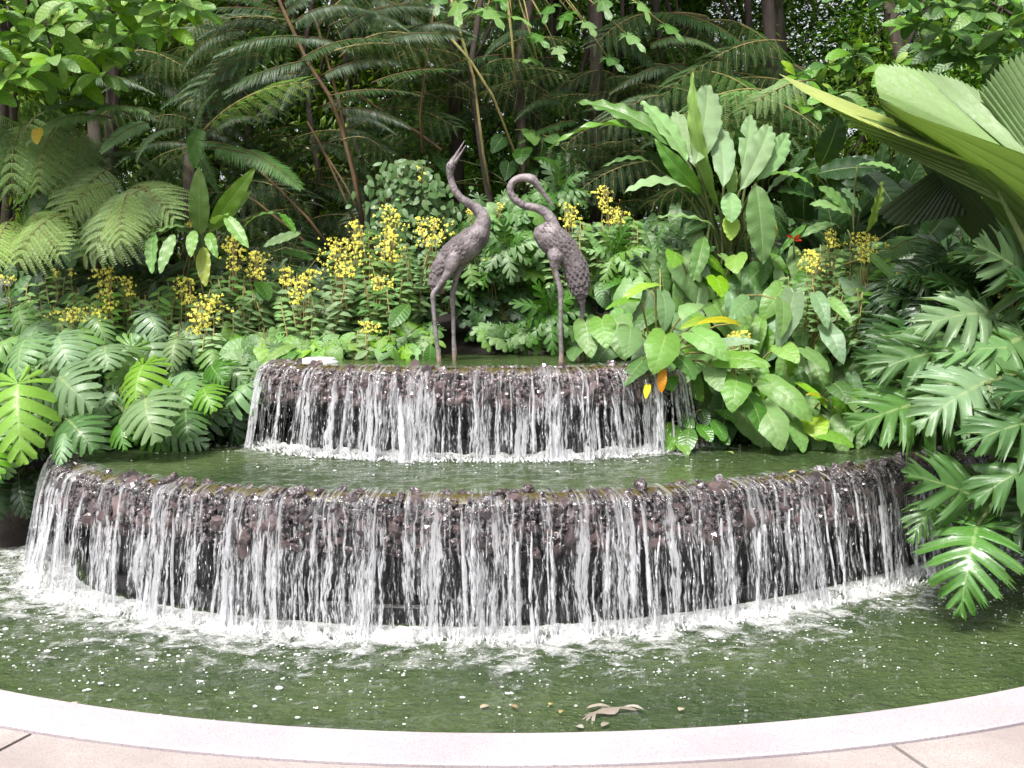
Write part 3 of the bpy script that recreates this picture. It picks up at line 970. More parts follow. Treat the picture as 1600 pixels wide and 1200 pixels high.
def mass(plants, poly, n, Yf, lens, meshes, cols, ang=(60, 120), wide=(.9, 1.15), seed=1, stalk=0.5, dz=0.12, tipfwd=.5, nz=None):
    """leaves over a mound: each hangs with its tip at an angle (degrees clockwise from +x on the picture), shared among the plants nearest"""
    rr = random.Random(seed)
    for (x, y) in spread(poly, n, seed):
        Y = Yf(x, y) + rr.uniform(-dz, dz)
        L = rr.uniform(*lens)              # metres
        a = radians(rr.uniform(*ang))
        base = PY(x, y, Y)
        d = Vector((cos(a), -tipfwd * rr.uniform(.2, 1.3), -sin(a))).normalized() * L
        base = base - d * .45
        pl = min(plants, key=lambda p: (p.at.x - base.x) ** 2 + .3 * (p.at.z - base.z) ** 2)
        c = rr.choice(cols)
        nn = nz or FRONTN
        pl.leaf(rr.choice(meshes), base, base + d, Vector(nn) + Vector((rr.uniform(-.45, .45), rr.uniform(-.3, .3), rr.uniform(-.3, .3))), rr.uniform(*wide), c, stalk=rr.random() < stalk)

# ================================================================== ferns
def leaflet(b, p, d, n, L, w, mi=0, seg=2, droop=0.0, uv0=0.0):
    """narrow pointed leaflet from p along d"""
    d = d.normalized(); x = d.cross(n).normalized()
    vs = [p - x * w * .25, p + x * w * .25]
    uv = [(1, uv0), (1, uv0)]
    fs = []
    for k in range(1, seg):
        f = k / seg
        q = p + d * L * f - n * droop * L * f * f
        ww = w * .5 * (1 - (abs(f - .4) / .6) ** 2 * .6)
        vs += [q - x * ww, q + x * ww]; uv += [(1, uv0), (1, uv0)]
        fs.append((2 * k - 2, 2 * k - 1, 2 * k + 1, 2 * k))
    vs.append(p + d * L - n * droop * L); uv.append((1, uv0))
    fs.append((2 * seg - 2, 2 * seg - 1, 2 * seg))
    b.add(vs, fs, uv, mi)

def pinnate(name, n=34, wid=.26, lw=.03, arch=.12, droop=.35, ph=(70, 40), start=.06, pw=.55, stalkmat='stalk', seed=0, seg=3):
    """single feather frond, unit length"""
    rr = random.Random(seed)
    b = MB()
    rach = [Vector((0, i / 10, arch * 4 * (i / 10) * (1 - i / 10))) for i in range(11)]
    b.tube(rach, [.009 * (1 - .8 * i / 10) for i in range(11)], 4, 1)
    for i in range(n):
        t = start + (1 - start) * (i + .5) / n
        y = t; z = arch * 4 * t * (1 - t)
        L = wid * max(.12, sin(pi * min(1, (t * .93 + .07)) ** .8)) ** pw * rr.uniform(.92, 1.06)
        a = radians(ph[0] + (ph[1] - ph[0]) * t)
        for s in (1, -1):
            d = Vector((s * sin(a), cos(a), rr.uniform(-.12, .06)))
            leaflet(b, Vector((0, y, z)), d, Vector((rr.uniform(-.25, .25), 0, 1)), L, lw, 0, seg, droop + rr.uniform(-.1, .1))
    return b.build(name, [M['fern'], M[stalkmat]])

def bipinnate(name, n=18, wid=.42, arch=.14, droop=.3, m=15, lw=.016, seed=0, start=.1, ls=.17):
    """twice divided frond, unit length"""
    rr = random.Random(seed)
    b = MB()
    rach = [Vector((0, i / 10, arch * 4 * (i / 10) * (1 - i / 10))) for i in range(11)]
    b.tube(rach, [.010 * (1 - .8 * i / 10) for i in range(11)], 4, 1)
    for i in range(n):
        t = start + (1 - start) * (i + .3) / n
        p0 = Vector((0, t, arch * 4 * t * (1 - t)))
        L = wid * max(.08, (sin(pi * (t * .86 + .10)))) ** .8
        a = radians(72 - 28 * t)
        for s in (1, -1):
            d = Vector((s * sin(a), cos(a), 0)).normalized()
            pd = Vector((-s * cos(a), sin(a), 0))
            mm = max(4, int(m * (L / wid)))
            dr = droop + rr.uniform(-.12, .12)
            for j in range(mm):
                f = (j + .5) / mm
                q = p0 + d * L * f - Vector((0, 0, 1)) * dr * L * f * f
                ll = ls * wid * (L / wid) ** .6 * max(.15, sin(pi * min(1, f * .78 + .22))) ** .7
                for s2 in (1, -1):
                    leaflet(b, q, pd * s2 + d * .55 - Vector((0, 0, .15 + rr.uniform(-.1, .2))), Vector((0, 0, 1)), ll, L / mm * .62, 0, 2, .15)
            b.tube([p0, p0 + d * L * .5 - Vector((0, 0, dr * L * .25)), p0 + d * L - Vector((0, 0, dr * L))], [.004, .003, .001], 3, 1, False)
    return b.build(name, [M['fern'], M['stem_y']])

PIN = [pinnate('frond', 56, .17, .0125, .10, .35, seed=1), pinnate('frond', 64, .15, .011, .16, .5, seed=2), pinnate('frond', 50, .20, .014, .06, .2, seed=3)]
PINL = [pinnate('frond', 44, .17, .022, .12, .25, seed=4), pinnate('frond', 50, .14, .02, .18, .3, (80, 50), seed=5)]
BIP = [bipinnate('frond', 9, .42, .12, .45, 24, seed=6, ls=.15), bipinnate('frond', 8, .52, .18, .6, 28, seed=7, ls=.14), bipinnate('frond', 10, .36, .10, .35, 22, seed=8, ls=.15)]

def frond(pl, me, b, t, Yb, Yt, col, wide=1.0, nrm=None, name='frond'):
    o = put(me, pl.root if isinstance(pl, Plant) else pl, PY(b[0], b[1], Yb), PY(t[0], t[1], Yt), nrm or Vector((jit(-.3, .3), -.35 + jit(-.2, .2), .9)), wide, col, name)
    return o

# ================================================================== the two crane statues
def mk_bronze():
    t = NT('weathered_bronze'); P = t.coord("Object")
    n1 = t.noise(P, 9, 5, 0.6); n2 = t.noise(P, 60, 4, 0.65)
    c = t.ramp(n1, [(0.3, (0.085, 0.070, 0.072)), (0.52, (0.21, 0.178, 0.185)), (0.75, (0.37, 0.32, 0.32))])
    c = t.mixc(t.math('MULTIPLY', t.mrange(n2, 0.5, 0.75), 0.5), c, (0.30, 0.25, 0.25))
    scal = t.n("TexVoronoi", {"Vector": t.mapping(P, (55, 55, 38)), "Scale": 1.0}).outputs["Distance"]
    h = t.math('ADD', t.math('MULTIPLY', n2, 0.5), t.math('MULTIPLY', scal, 0.7))
    return t.fin(t.bsdf(Base_Color=c, Roughness=0.62, Metallic=0.15, Normal=t.bump(h, 0.75, 0.008)))
M['bronze'] = mk_bronze()
def mk_bronze_leg():
    t = NT('weathered_bronze_leg'); P = t.coord("Object")
    n1 = t.noise(P, 30, 5, 0.6)
    z = t.n("SeparateXYZ", {0: t.n("NewGeometry").outputs["Position"]}).outputs[2]
    c = t.ramp(n1, [(0.3, (0.12, 0.10, 0.105)), (0.7, (0.29, 0.26, 0.265))])
    c = t.mixc(t.mrange(z, 1.23, 1.33, 0.75, 0.0), c, (0.30, 0.21, 0.16))
    return t.fin(t.bsdf(Base_Color=c, Roughness=0.6, Metallic=0.1, Normal=t.bump(n1, 0.7, 0.01)))
M['bronze_leg'] = mk_bronze_leg()

PXM = 1.0 / F
def loftpath(pts):
    """(px, py, depth, radius px) -> smooth list of (pos, radius)"""
    V = [PY(x, y, Y) for x, y, Y, r in pts]
    rs = [Vector((r * Y * PXM, 0, 0)) for x, y, Y, r in pts]
    P = catmull(V, .012)
    # radii: resample by parameter
    out = []
    L = [0]
    for a, b in zip(V, V[1:]): L.append(L[-1] + (b - a).length)
    acc = 0
    for i, p in enumerate(P):
        if i: acc += (p - P[i - 1]).length
        s = min(acc, L[-1] * .9999) * 1.0
        for k in range(len(L) - 1):
            if L[k] <= s <= L[k + 1] or k == len(L) - 2:
                f = max(0, min(1, (s - L[k]) / (L[k + 1] - L[k]))); f = f * f * (3 - 2 * f)
                out.append((p, rs[k].x + (rs[k + 1].x - rs[k].x) * f)); break
    return out

def crane(label, lofts, legs, feather_paths, mandible, foot, eye, flat=0.85):
    root = thing('crane_statue', label, 'statue', foot)
    inv = Matrix.Translation(-Vector(foot))
    b = MB()
    for lp in lofts:
        q = loftpath(lp)
        b.tube([a for a, r in q], [r for a, r in q], 18, 0)
    src = b.build('body_src', M['bronze'])
    so = bpy.data.objects.new('body_src', src); COL.objects.link(so)
    rm = so.modifiers.new('r', 'REMESH'); rm.mode = 'VOXEL'; rm.voxel_size = 0.0055
    sm = so.modifiers.new('s', 'SMOOTH'); sm.factor = .5; sm.iterations = 4
    dg = bpy.context.evaluated_depsgraph_get()
    me = bpy.data.meshes.new_from_object(so.evaluated_get(dg))
    bpy.data.objects.remove(so)
    me.name = 'body'
    me.materials.clear(); me.materials.append(M['bronze'])
    # modelled plumage relief: ruffles down the body, rings on the neck
    for v in me.vertices:
        co = v.co
        r = noise.noise(co * 34) * .0022 + noise.noise(co * 80) * .0012
        v.co = co + v.normal * r
    me.polygons.foreach_set("use_smooth", [True] * len(me.polygons))
    body = obj('body', me, root); body.matrix_parent_inverse = inv
    for lp in legs:
        q = loftpath(lp)
        lb = MB(); lb.tube([a for a, r in q], [r * (1 + .04 * noise.noise(a * 40)) for a, r in q], 10, 0)
        # toes under the water line
        f = q[-1][0]
        for dx, dy in ((0, -.09), (-.05, -.07), (.05, -.07), (0, .04)):
            lb.tube([f, f + Vector((dx * .5, dy * .5, -.02)), f + Vector((dx, dy, -.04))], [.012, .009, .004], 6)
        child_mesh(root, 'leg', lb, M['bronze_leg'])
    if mandible:
        q = loftpath(mandible)
        mb = MB(); mb.tube([a for a, r in q], [r for a, r in q], 8)
        child_mesh(root, 'beak', mb, M['bronze'])
    # overlapping cast feathers
    fm = blade('feather', [(y, 60, w) for y, w in ((0, .20), (.15, .34), (.4, .44), (.65, .42), (.82, .32), (.94, .17), (1.0, .03))], 3, .07, -.1, 0, 1, .5, 'leaf')
    fm.materials.clear(); fm.materials.append(M['bronze'])
    for path, nr, size in feather_paths:
        q = loftpath(path)
        total = sum((q[i + 1][0] - q[i][0]).length for i in range(len(q) - 1))
        acc = 0; nxt = 0; ring = 0
        for i in range(len(q) - 1):
            p, r = q[i]
            t = (q[i + 1][0] - p).normalized()
            if acc >= nxt:
                nxt += size * .50; ring += 1
                u = t.cross(Vector((0, 1, 0))).normalized(); w = t.cross(u)
                for k in range(nr):
                    a = 2 * pi * (k + .5 * (ring % 2) + jit(-.2, .2)) / nr
                    out = u * cos(a) + w * sin(a)
                    if out.y > .45: continue
                    pos = p + out * (r * .93) + t * jit(-.006, .006)
                    o = put(fm, root, pos - t * size * .2, pos + t * size * jit(.75, .95) + out * .010, out + t * .25, jit(.95, 1.2), (1, 1, 1, 1), 'feather')
            acc += (q[i + 1][0] - p).length
    for ex, ey, eY in eye:
        bm = bmesh.new(); bmesh.ops.create_icosphere(bm, subdivisions=2, radius=.006)
        em = bpy.data.meshes.new('eye'); bm.to_mesh(em); bm.free(); em.materials.append(M['bronze_leg'])
        o = obj('eye', em, root); o.matrix_local = inv @ Matrix.Translation(PY(ex, ey, eY))
    return root

Y1 = 7.12
feet = PZ(697, 566, ZU - .02)
crane('taller bronze crane statue, neck raised and beak pointing up to the sky',
    [[(684, 446, Y1, 3), (682, 438, Y1, 8), (686, 424, Y1, 11), (697, 408, Y1, 17), (713, 396, Y1, 21), (732, 382, Y1, 22.5), (746, 368, Y1, 20), (754, 352, Y1, 13.5), (754, 338, Y1, 10.5), (747, 328, Y1, 9.2), (735, 319, Y1, 7.4),
      (720, 309, Y1, 6.2), (710, 296, Y1, 5.8), (705, 281, Y1, 5.4), (703, 268, Y1, 5.8), (705, 258, Y1, 7.6), (708, 251, Y1, 4.6), (714, 240, Y1, 2.6), (720.5, 229, Y1, 1.8), (727, 218, Y1, .8)],
     [(714, 388, Y1 - .02, 5), (711, 398, Y1 - .05, 11), (706, 412, Y1 - .06, 11), (699, 428, Y1 - .06, 7), (690, 442, Y1 - .06, 4.5)],
     [(732, 384, Y1 + .02, 5), (730, 394, Y1 + .05, 10), (722, 410, Y1 + .06, 9), (715, 425, Y1 + .06, 6), (711, 440, Y1 + .06, 4.2)]],
    [[(692, 438, Y1 - .06, 4.6), (684, 450, Y1 - .06, 4.0), (677, 460, Y1 - .06, 4.5), (677, 475, Y1 - .06, 3.5), (680, 510, Y1 - .06, 3.3), (684, 545, Y1 - .05, 3.4), (686, 562, Y1 - .05, 4.4), (686, 576, Y1 - .05, 3.4)],
     [(712, 438, Y1 + .06, 4.2), (707, 462, Y1 + .06, 4.4), (708, 490, Y1 + .06, 3.3), (709, 530, Y1 + .06, 3.2), (710, 548, Y1 + .06, 4.2), (710, 566, Y1 + .06, 3.3)]],
    [([(702, 408, Y1, 15), (690, 418, Y1, 13), (684, 432, Y1, 11.5), (683, 446, Y1, 6), (684, 454, Y1, 2)], 11, .062),
     ([(742, 372, Y1, 20.5), (728, 384, Y1, 22), (712, 396, Y1, 20), (700, 404, Y1, 16)], 16, .048)],
    [(710, 256, Y1 - .01, 3.2), (716.5, 245, Y1 - .01, 2.0), (722.5, 236, Y1 - .01, 1.4), (728, 227, Y1 - .01, .7)],
    feet, [(701.0, 256, Y1 - .028)])

Y2 = 7.0
feet2 = PZ(877, 566, ZU - .02)
crane('bronze crane statue with its neck bent over and beak pointing down',
    [[(843, 352, Y2, 9), (848, 360, Y2, 18), (858, 370, Y2, 23), (872, 382, Y2, 23), (886, 396, Y2, 20), (897, 414, Y2, 19), (902, 434, Y2, 16), (906, 450, Y2, 11), (907, 460, Y2, 3)],
     [(866, 362, Y2, 12), (862, 346, Y2, 9.5), (853, 333, Y2, 8), (838, 325, Y2, 6.6), (820, 321, Y2, 6.0), (805, 312, Y2, 5.8), (797, 298, Y2, 5.6), (800, 286, Y2, 5.6), (810, 279, Y2, 5.7), (822, 277.5, Y2, 6.4), (832, 281, Y2, 7.8), (838, 287, Y2, 5.6),
      (846, 297, Y2, 3.6), (856, 309, Y2, 2.4), (868, 324, Y2, .8)],
     [(868, 378, Y2 - .02, 5), (868, 390, Y2 - .04, 12), (868, 402, Y2 - .06, 12.5), (867, 413, Y2 - .06, 8), (868, 424, Y2 - .06, 5)],
     [(890, 402, Y2 + .07, 11), (900, 425, Y2 + .1, 7), (908, 452, Y2 + .11, 4)]],
    [[(867, 418, Y2 - .06, 5), (871, 436, Y2 - .06, 4.2), (876, 455, Y2 - .06, 4.8), (876, 475, Y2 - .06, 3.6), (876, 520, Y2 - .06, 3.6), (877, 550, Y2 - .05, 3.8), (877, 566, Y2 - .05, 4.6), (877, 580, Y2 - .05, 3.6)],
     [(908, 448, Y2 + .11, 4.2), (910, 470, Y2 + .11, 4.2), (909, 505, Y2 + .11, 3.5), (905, 540, Y2 + .11, 3.4), (905, 566, Y2 + .11, 3.4)]],
    [([(890, 400, Y2, 18), (898, 416, Y2, 19), (903, 434, Y2, 17), (905, 446, Y2, 13.5), (907, 458, Y2, 7), (908, 464, Y2, 3)], 12, .052),
     ([(846, 360, Y2, 18), (858, 370, Y2, 23), (872, 382, Y2, 23), (884, 394, Y2, 20)], 16, .046)],
    [(838, 289, Y2, 3.6), (847, 301, Y2, 2.6), (857, 313, Y2, 1.8), (866, 323.5, Y2, .8)],
    feet2, [(833, 282, Y2 - .03)])

# ================================================================== the white disc on the upper pool
db = MB()
c0 = PZ(497, 566, ZU)
for (r0, r1, z0, z1, dx) in ((.135, .118, -.01, .014, 0), (.112, .090, .0145, .030, .008)):
    vs, n = [], 40
    prof = [(0.001, z1), (r1 * .7, z1 + .003), (r1, z1), (r0, (z0 + z1) / 2), (r0 * .97, z0)]
    for i in range(n):
        a = 2 * pi * i / n
        for r_, z in prof: vs.append((c0.x + dx + r_ * cos(a), c0.y + r_ * .8 * sin(a), c0.z + z))
    m = len(prof)
    db.add(vs, [(i * m + k, (i * m + k + 1), ((i + 1) % n) * m + k + 1, ((i + 1) % n) * m + k) for i in range(n) for k in range(m - 1)])
M['white'] = simple('white_plastic', (0.82, 0.82, 0.84), 0.35, bump=.05)
disc = thing('float_disc', 'flat white round disc lying at the left edge of the upper pool', 'disc', c0)
child_mesh(disc, 'disc_plate', db, M['white'])

# ================================================================== heart-leaved plants to the right of the upper fall
def YH(x, y):
    t = (y - 400) / 310.0
    Y = 7.75 - .95 * max(0, min(1.1, t))
    if x < 1120: Y -= .28 * sst(1120, 1010, x) * sst(480, 600, y)
    return Y
HP = []
for (x, y, Y, label) in (
        (925, 560, 7.1, 'heart-leaved plant leaning over the right end of the upper pool beside the bent crane'),
        (1045, 560, 6.95, 'heart-leaved plant spilling over the right end of the upper waterfall'),
        (1120, 480, 7.5, 'heart-leaved plant in the bank just below the tall banana-like clump'),
        (1160, 640, 7.05, 'heart-leaved plant with large pale leaves above the middle pool'),
        (1230, 500, 7.55, 'plant with long hanging grey-green arrow leaves in the middle of the right bank'),
        (1280, 600, 7.2, 'dense heart-leaved plant between the middle pool and the orchid stems'),
        (1270, 690, 6.95, 'heart-leaved plant on bare yellow-green stalks standing at the middle pool edge')):
    p = Plant('heart_leaf_plant', label, 'plant', PY(x, y, Y) + Vector((0, .25, -.12)), 'heart-leaved plants on the right bank', 'stem_y', .007)
    HP.append(p)
HREG = [(940, 525), (968, 482), (1010, 450), (1080, 410), (1200, 410), (1340, 430), (1390, 500), (1380, 600), (1350, 690), (1230, 700), (1150, 680), (1100, 630), (1050, 600), (1000, 560), (950, 555), (925, 550)]
mass(HP, HREG, 110, lambda x, y: YH(x, y) + .28, (.20, .34), HEART + OBLONG, [MIDG, DEEP, DEEP, DARK], (35, 145), seed=3, dz=.15, stalk=.35)  # rear layer coloured darker to paint the shade between the front leaves
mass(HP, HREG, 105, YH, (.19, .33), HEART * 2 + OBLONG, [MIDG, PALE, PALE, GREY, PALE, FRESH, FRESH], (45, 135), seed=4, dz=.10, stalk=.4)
mass([HP[5], HP[3], HP[6]], [(1100, 600), (1350, 600), (1360, 710), (1230, 700), (1130, 690)], 26, lambda x, y: YH(x, y) + .1, (.2, .3), HEART, [MIDG, DEEP, PALE], (50, 140), seed=14, stalk=.5)

def hero(pl, specs, meshes, dY=.0):
    for i, s in enumerate(specs):
        bx, by, tx, ty, Y, w, col = s[:7]
        me = s[7] if len(s) > 7 else meshes[i % len(meshes)]
        f = s[8] if len(s) > 8 else .16
        nn = s[9] if len(s) > 9 else None
        plx = pl if isinstance(pl, Plant) else min(pl, key=lambda p: (p.at - PY(bx, by, Y)).length)
        plx.leaf(me, PY(bx, by, Y + f * .4), PY(tx, ty, Y - f * .6), nn, w, col)
hero(HP, [
    (915, 505, 925, 560, 6.95, 1.0, FRESH), (940, 500, 948, 545, 6.9, 1.1, FRESH), (985, 515, 978, 560, 6.8, 1.05, PALE),
    (1040, 525, 1020, 585, 6.65, 1.05, FRESH), (1003, 565, 975, 605, 6.65, .9, MIDG), (1062, 560, 1085, 595, 6.7, 1.0, MIDG), (905, 540, 895, 565, 6.95, 1.1, MIDG),
    (1152, 590, 1143, 645, 6.62, 1.0, FRESH), (1115, 575, 1125, 612, 6.7, 1.1, PALE), (1130, 560, 1205, 573, 6.65, .75, FRESH), (1170, 620, 1190, 680, 6.65, .9, MIDG),
    (1085, 520, 1138, 565, 6.7, .8, PALE), (1120, 435, 1128, 465, 7.2, 1.1, BRIGHT), (1150, 400, 1152, 428, 7.4, 1.2, BRIGHT), (1055, 395, 1048, 420, 7.3, 1.0, FRESH),
    (1240, 460, 1215, 545, 7.05, 1.1, GREY, OBLONG[0]), (1222, 470, 1218, 530, 7.0, 1.0, PALE, OBLONG[1]), (1275, 460, 1293, 515, 7.0, 1.0, GREY, OBLONG[1]),
    (1290, 510, 1318, 570, 6.95, 1.1, GREY, OBLONG[2]), (1300, 470, 1332, 507, 7.0, .9, PALE, OBLONG[0]), (1262, 548, 1295, 582, 6.9, 1.0, PALE),
    (1220, 540, 1248, 568, 6.9, 1.1, BRIGHT), (1205, 600, 1270, 660, 6.75, .7, FRESH), (1195, 640, 1222, 705, 6.6, 1.0, PALE), (1240, 660, 1255, 708, 6.7, 1.1, PALE),
    (1280, 675, 1335, 700, 6.65, .8, FRESH), (1305, 600, 1325, 630, 6.8, 1.1, MIDG), (1268, 655, 1285, 690, 6.75, 1.2, LIME), (1250, 600, 1293, 640, 6.8, .8, BRIGHT, OBLONG[0]),
    (1290, 625, 1258, 617, 6.7, .6, YEL, OBLONG[0]), (1085, 475, 1065, 500, 7.0, 1.0, PALE), (1105, 500, 1060, 515, 6.9, .6, LIME, OBLONG[1]), (1150, 505, 1085, 507, 6.9, .45, YEL, OBLONG[1]),
    (1025, 445, 965, 480, 7.0, .6, LIME, OBLONG[2]), (1000, 470, 945, 485, 6.9, .6, FRESH, OBLONG[1]), (1040, 590, 1052, 612, 6.75, 1.1, MIDG),
    (1110, 540, 1190, 535, 6.8, .6, GREY, OBLONG[0]), (1170, 470, 1140, 500, 7.1, .9, GREY), (1330, 440, 1345, 490, 7.2, 1.0, GREY), (1320, 395, 1350, 450, 7.4, .7, PALE, OBLONG[1]),
    (1360, 400, 1413, 460, 7.1, .55, PALE, OBLONG[0]), (1430, 470, 1460, 520, 7.0, .6, GREY, OBLONG[1])], HEART)
for i in (1,):
    o = put(ELL[0], HP[1].root, PY(1037, 570, 6.62), PY(1033, 614, 6.58), (-.3, -1, .2), .85, (0.62, .26, .03, 1)); o['label'] = 'withered orange leaf'
    o.data = o.data
    o = put(HEART[1], HP[1].root, PY(1012, 604, 6.6), PY(1009, 624, 6.55), (-.3, -1, .2), .75, (0.6, .55, .04, 1)); o['label'] = 'yellow tipped leaf'
for p in HP: p.done()

# glossy low plant at the foot of the upper fall
gp = Plant('glossy_leaf_plant', 'low plant with wet shiny dark green leaves beside the right foot of the upper waterfall', 'plant', PY(1085, 690, 6.95), None, 'stem_y', .006)
hero(gp, [(1062, 665, 1040, 705, 6.75, 1.1, FRESH), (1078, 668, 1072, 708, 6.7, 1.2, MIDG), (1090, 662, 1112, 690, 6.75, 1.1, MIDG), (1110, 655, 1132, 690, 6.8, 1.1, MIDG), (1120, 675, 1140, 695, 6.8, .9, MIDG),
          (1056, 690, 1075, 712, 6.65, 1.0, FRESH), (1060, 650, 1085, 668, 6.85, 1.1, MIDG), (1050, 660, 1036, 690, 6.8, 1.1, BRIGHT), (1120, 640, 1150, 660, 6.9, 1, MIDG), (1095, 640, 1105, 665, 6.9, 1., DEEP)], ELLG * 2)
gp.done()

# ================================================================== big banana-like clump
CH = Plant('heliconia_clump', 'tall clump of paddle-shaped banana-like leaves right of the bent crane', 'plant', PY(1140, 450, 7.9), None, 'stem', .012)
for s in [(1067, 240, 901, 160, 7.9, .55, MIDG, BANANA[1], -.3, (-.3, -.5, .8)), (1073, 252, 1001, 158, 7.85, .9, PALE, BANANA[0], -.3), (1095, 270, 1052, 175, 8.0, .6, PALE, BANANA[1], -.5, (-.2, -1, .2)), (1160, 262, 1172, 180, 8.1, .6, GREY, BANANA[0], -.5, (0, -1, .2)), (1087, 256, 1105, 133, 7.9, .74, PALE, BANANA[0], -.75, (.1, -1, .1)),
          (1122, 322, 1082, 112, 7.7, .36, BRIGHT, BANANA[2], .2, (-.5, -.8, .2)), (1131, 292, 1123, 197, 7.75, .72, PALE, BANANA[0], -.55, (0, -1, .1)), (1156, 298, 1201, 195, 7.8, .64, PALE, BANANA[1], -.55, (.1, -1, .2)),
          (1184, 282, 1230, 208, 7.9, .68, PALE, BANANA[0], -.5, (.2, -1, .2)), (1037, 236, 857, 234, 7.85, .40, FRESH, STRAP[2], .2, (.1, -.35, .9)), (1018, 254, 940, 262, 7.8, .5, MIDG, STRAP[1]),
          (1096, 304, 1023, 218, 7.7, .75, MIDG, BANANA[2], .2, (-.6, -.8, .4)), (1063, 292, 1008, 236, 7.95, 1.2, DARK, BANANA[0]), (1090, 306, 975, 302, 7.6, .75, PALE, BANANA[2], .3, (0, -.5, .9)),
          (1142, 310, 1144, 253, 7.65, 1.0, BRIGHT, BANANA[0], .0, (0, -1, .1)), (1142, 335, 1141, 376, 7.55, 1.8, LIME, BANANA[1], .1, (0, -1, .3)), (1141, 300, 1142, 348, 7.5, 1.9, PALE, BANANA[0], .1, (.1, -1, .4)),
          (1181, 288, 1192, 413, 7.5, 1.15, MIDG, BANANA[0], .1, (.1, -1, .3)), (1187, 322, 1209, 380, 7.55, 1.2, YEL, BANANA[1], .1, (.4, -1, .3)), (1186, 278, 1271, 291, 7.7, .5, FRESH, BANANA[2], .2, (0, -.5, .9)),
          (1110, 350, 1025, 340, 7.5, .55, PALE, STRAP[0], .3, (0, -.5, .9)), (1170, 270, 1150, 200, 8.1, 1.0, DEEP, BANANA[0]), (1200, 300, 1255, 262, 8.0, 1.0, GREY, BANANA[1]), (1100, 330, 1060, 270, 8.0, 1.0, DEEP, BANANA[0]),
          (1100, 370, 1082, 440, 7.5, 1.0, MIDG, BANANA[1], .2, (0, -1, .3)), (1130, 330, 1160, 300, 8.0, 1.3, DEEP, BANANA[0]), (1075, 420, 1120, 385, 7.6, 1.0, DEEP, BANANA[0])]:
    bx, by, tx, ty, Y, w, col, me = s[:8]
    f = s[8] if len(s) > 8 else .15
    CH.leaf(me, PY(bx, by, Y + f * .5), PY(tx, ty, Y - f * .5), Vector(s[9]) if len(s) > 9 else None, w * .92, {GREY: (.24, .38, .19), PALE: (.25, .41, .17), MIDG: (.11, .25, .05)}.get(col, col))
for k in range(14):
    a = PY(1080 + 10 * k + jit(-5, 5), 470, 7.9 + jit(-.15, .15)); c = PY(1110 + 5 * k + jit(-15, 15), 300 + jit(-10, 30), 7.85)
    CH.b.tube([a, a.lerp(c, .5), c], [.013, .011, .007], 6)
CH.done()

# ginger-like plant behind, to the right
CG = Plant('ginger_plant', 'grey-green ginger plant with arching oblong leaves below the giant pleated palm leaf', 'plant', PY(1340, 430, 8.0), None, 'stem', .009)
hero(CG, [(1340, 258, 1405, 270, 7.8, 1.0, PALE, BANANA[1]), (1435, 390, 1527, 282, 7.6, 1.1, DEEP, BANANA[0]), (1330, 337, 1265, 320, 7.7, .9, PALE, BANANA[1]), (1330, 335, 1278, 292, 7.75, 1.1, PALE, BANANA[0]),
          (1345, 330, 1313, 295, 7.7, 1.1, GREY, BANANA[0]), (1280, 262, 1312, 180, 8.2, 1.6, DARK, BANANA[0]), (1275, 272, 1375, 262, 8.1, 1.6, DARK, BANANA[0]), (1260, 350, 1215, 400, 7.7, .6, MIDG, STRAP[0]),
          (1305, 350, 1240, 375, 7.8, .5, PALE, BANANA[1]), (1380, 380, 1330, 400, 7.6, .8, GREY, BANANA[0]), (1390, 440, 1450, 470, 7.4, .9, DEEP, BANANA[0]), (1270, 310, 1215, 300, 8.0, 1.4, DEEP, BANANA[0]),
          (1420, 350, 1450, 320, 7.9, 1.2, DARK, BANANA[0]), (1240, 340, 1220, 290, 8.1, 1.5, DEEP, BANANA[0]), (1310, 390, 1260, 350, 8.0, 1.3, DARK, BANANA[0])], BANANA)
CG.leaf(BANANA[0], PY(1354, 362, 7.5), PY(1378, 282, 7.5), (.8, -1, .1), .8, LIME)
CG.done()
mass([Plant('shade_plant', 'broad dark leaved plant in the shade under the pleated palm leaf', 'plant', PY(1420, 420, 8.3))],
     [(1230, 260), (1420, 260), (1560, 400), (1590, 500), (1420, 500), (1240, 400)], 60, lambda x, y: 8.4 - .4 * (y - 250) / 250, (.3, .5), BANANA + ELL, [DARK, DEEP, DEEP], (-120, 60), seed=8, dz=.2)

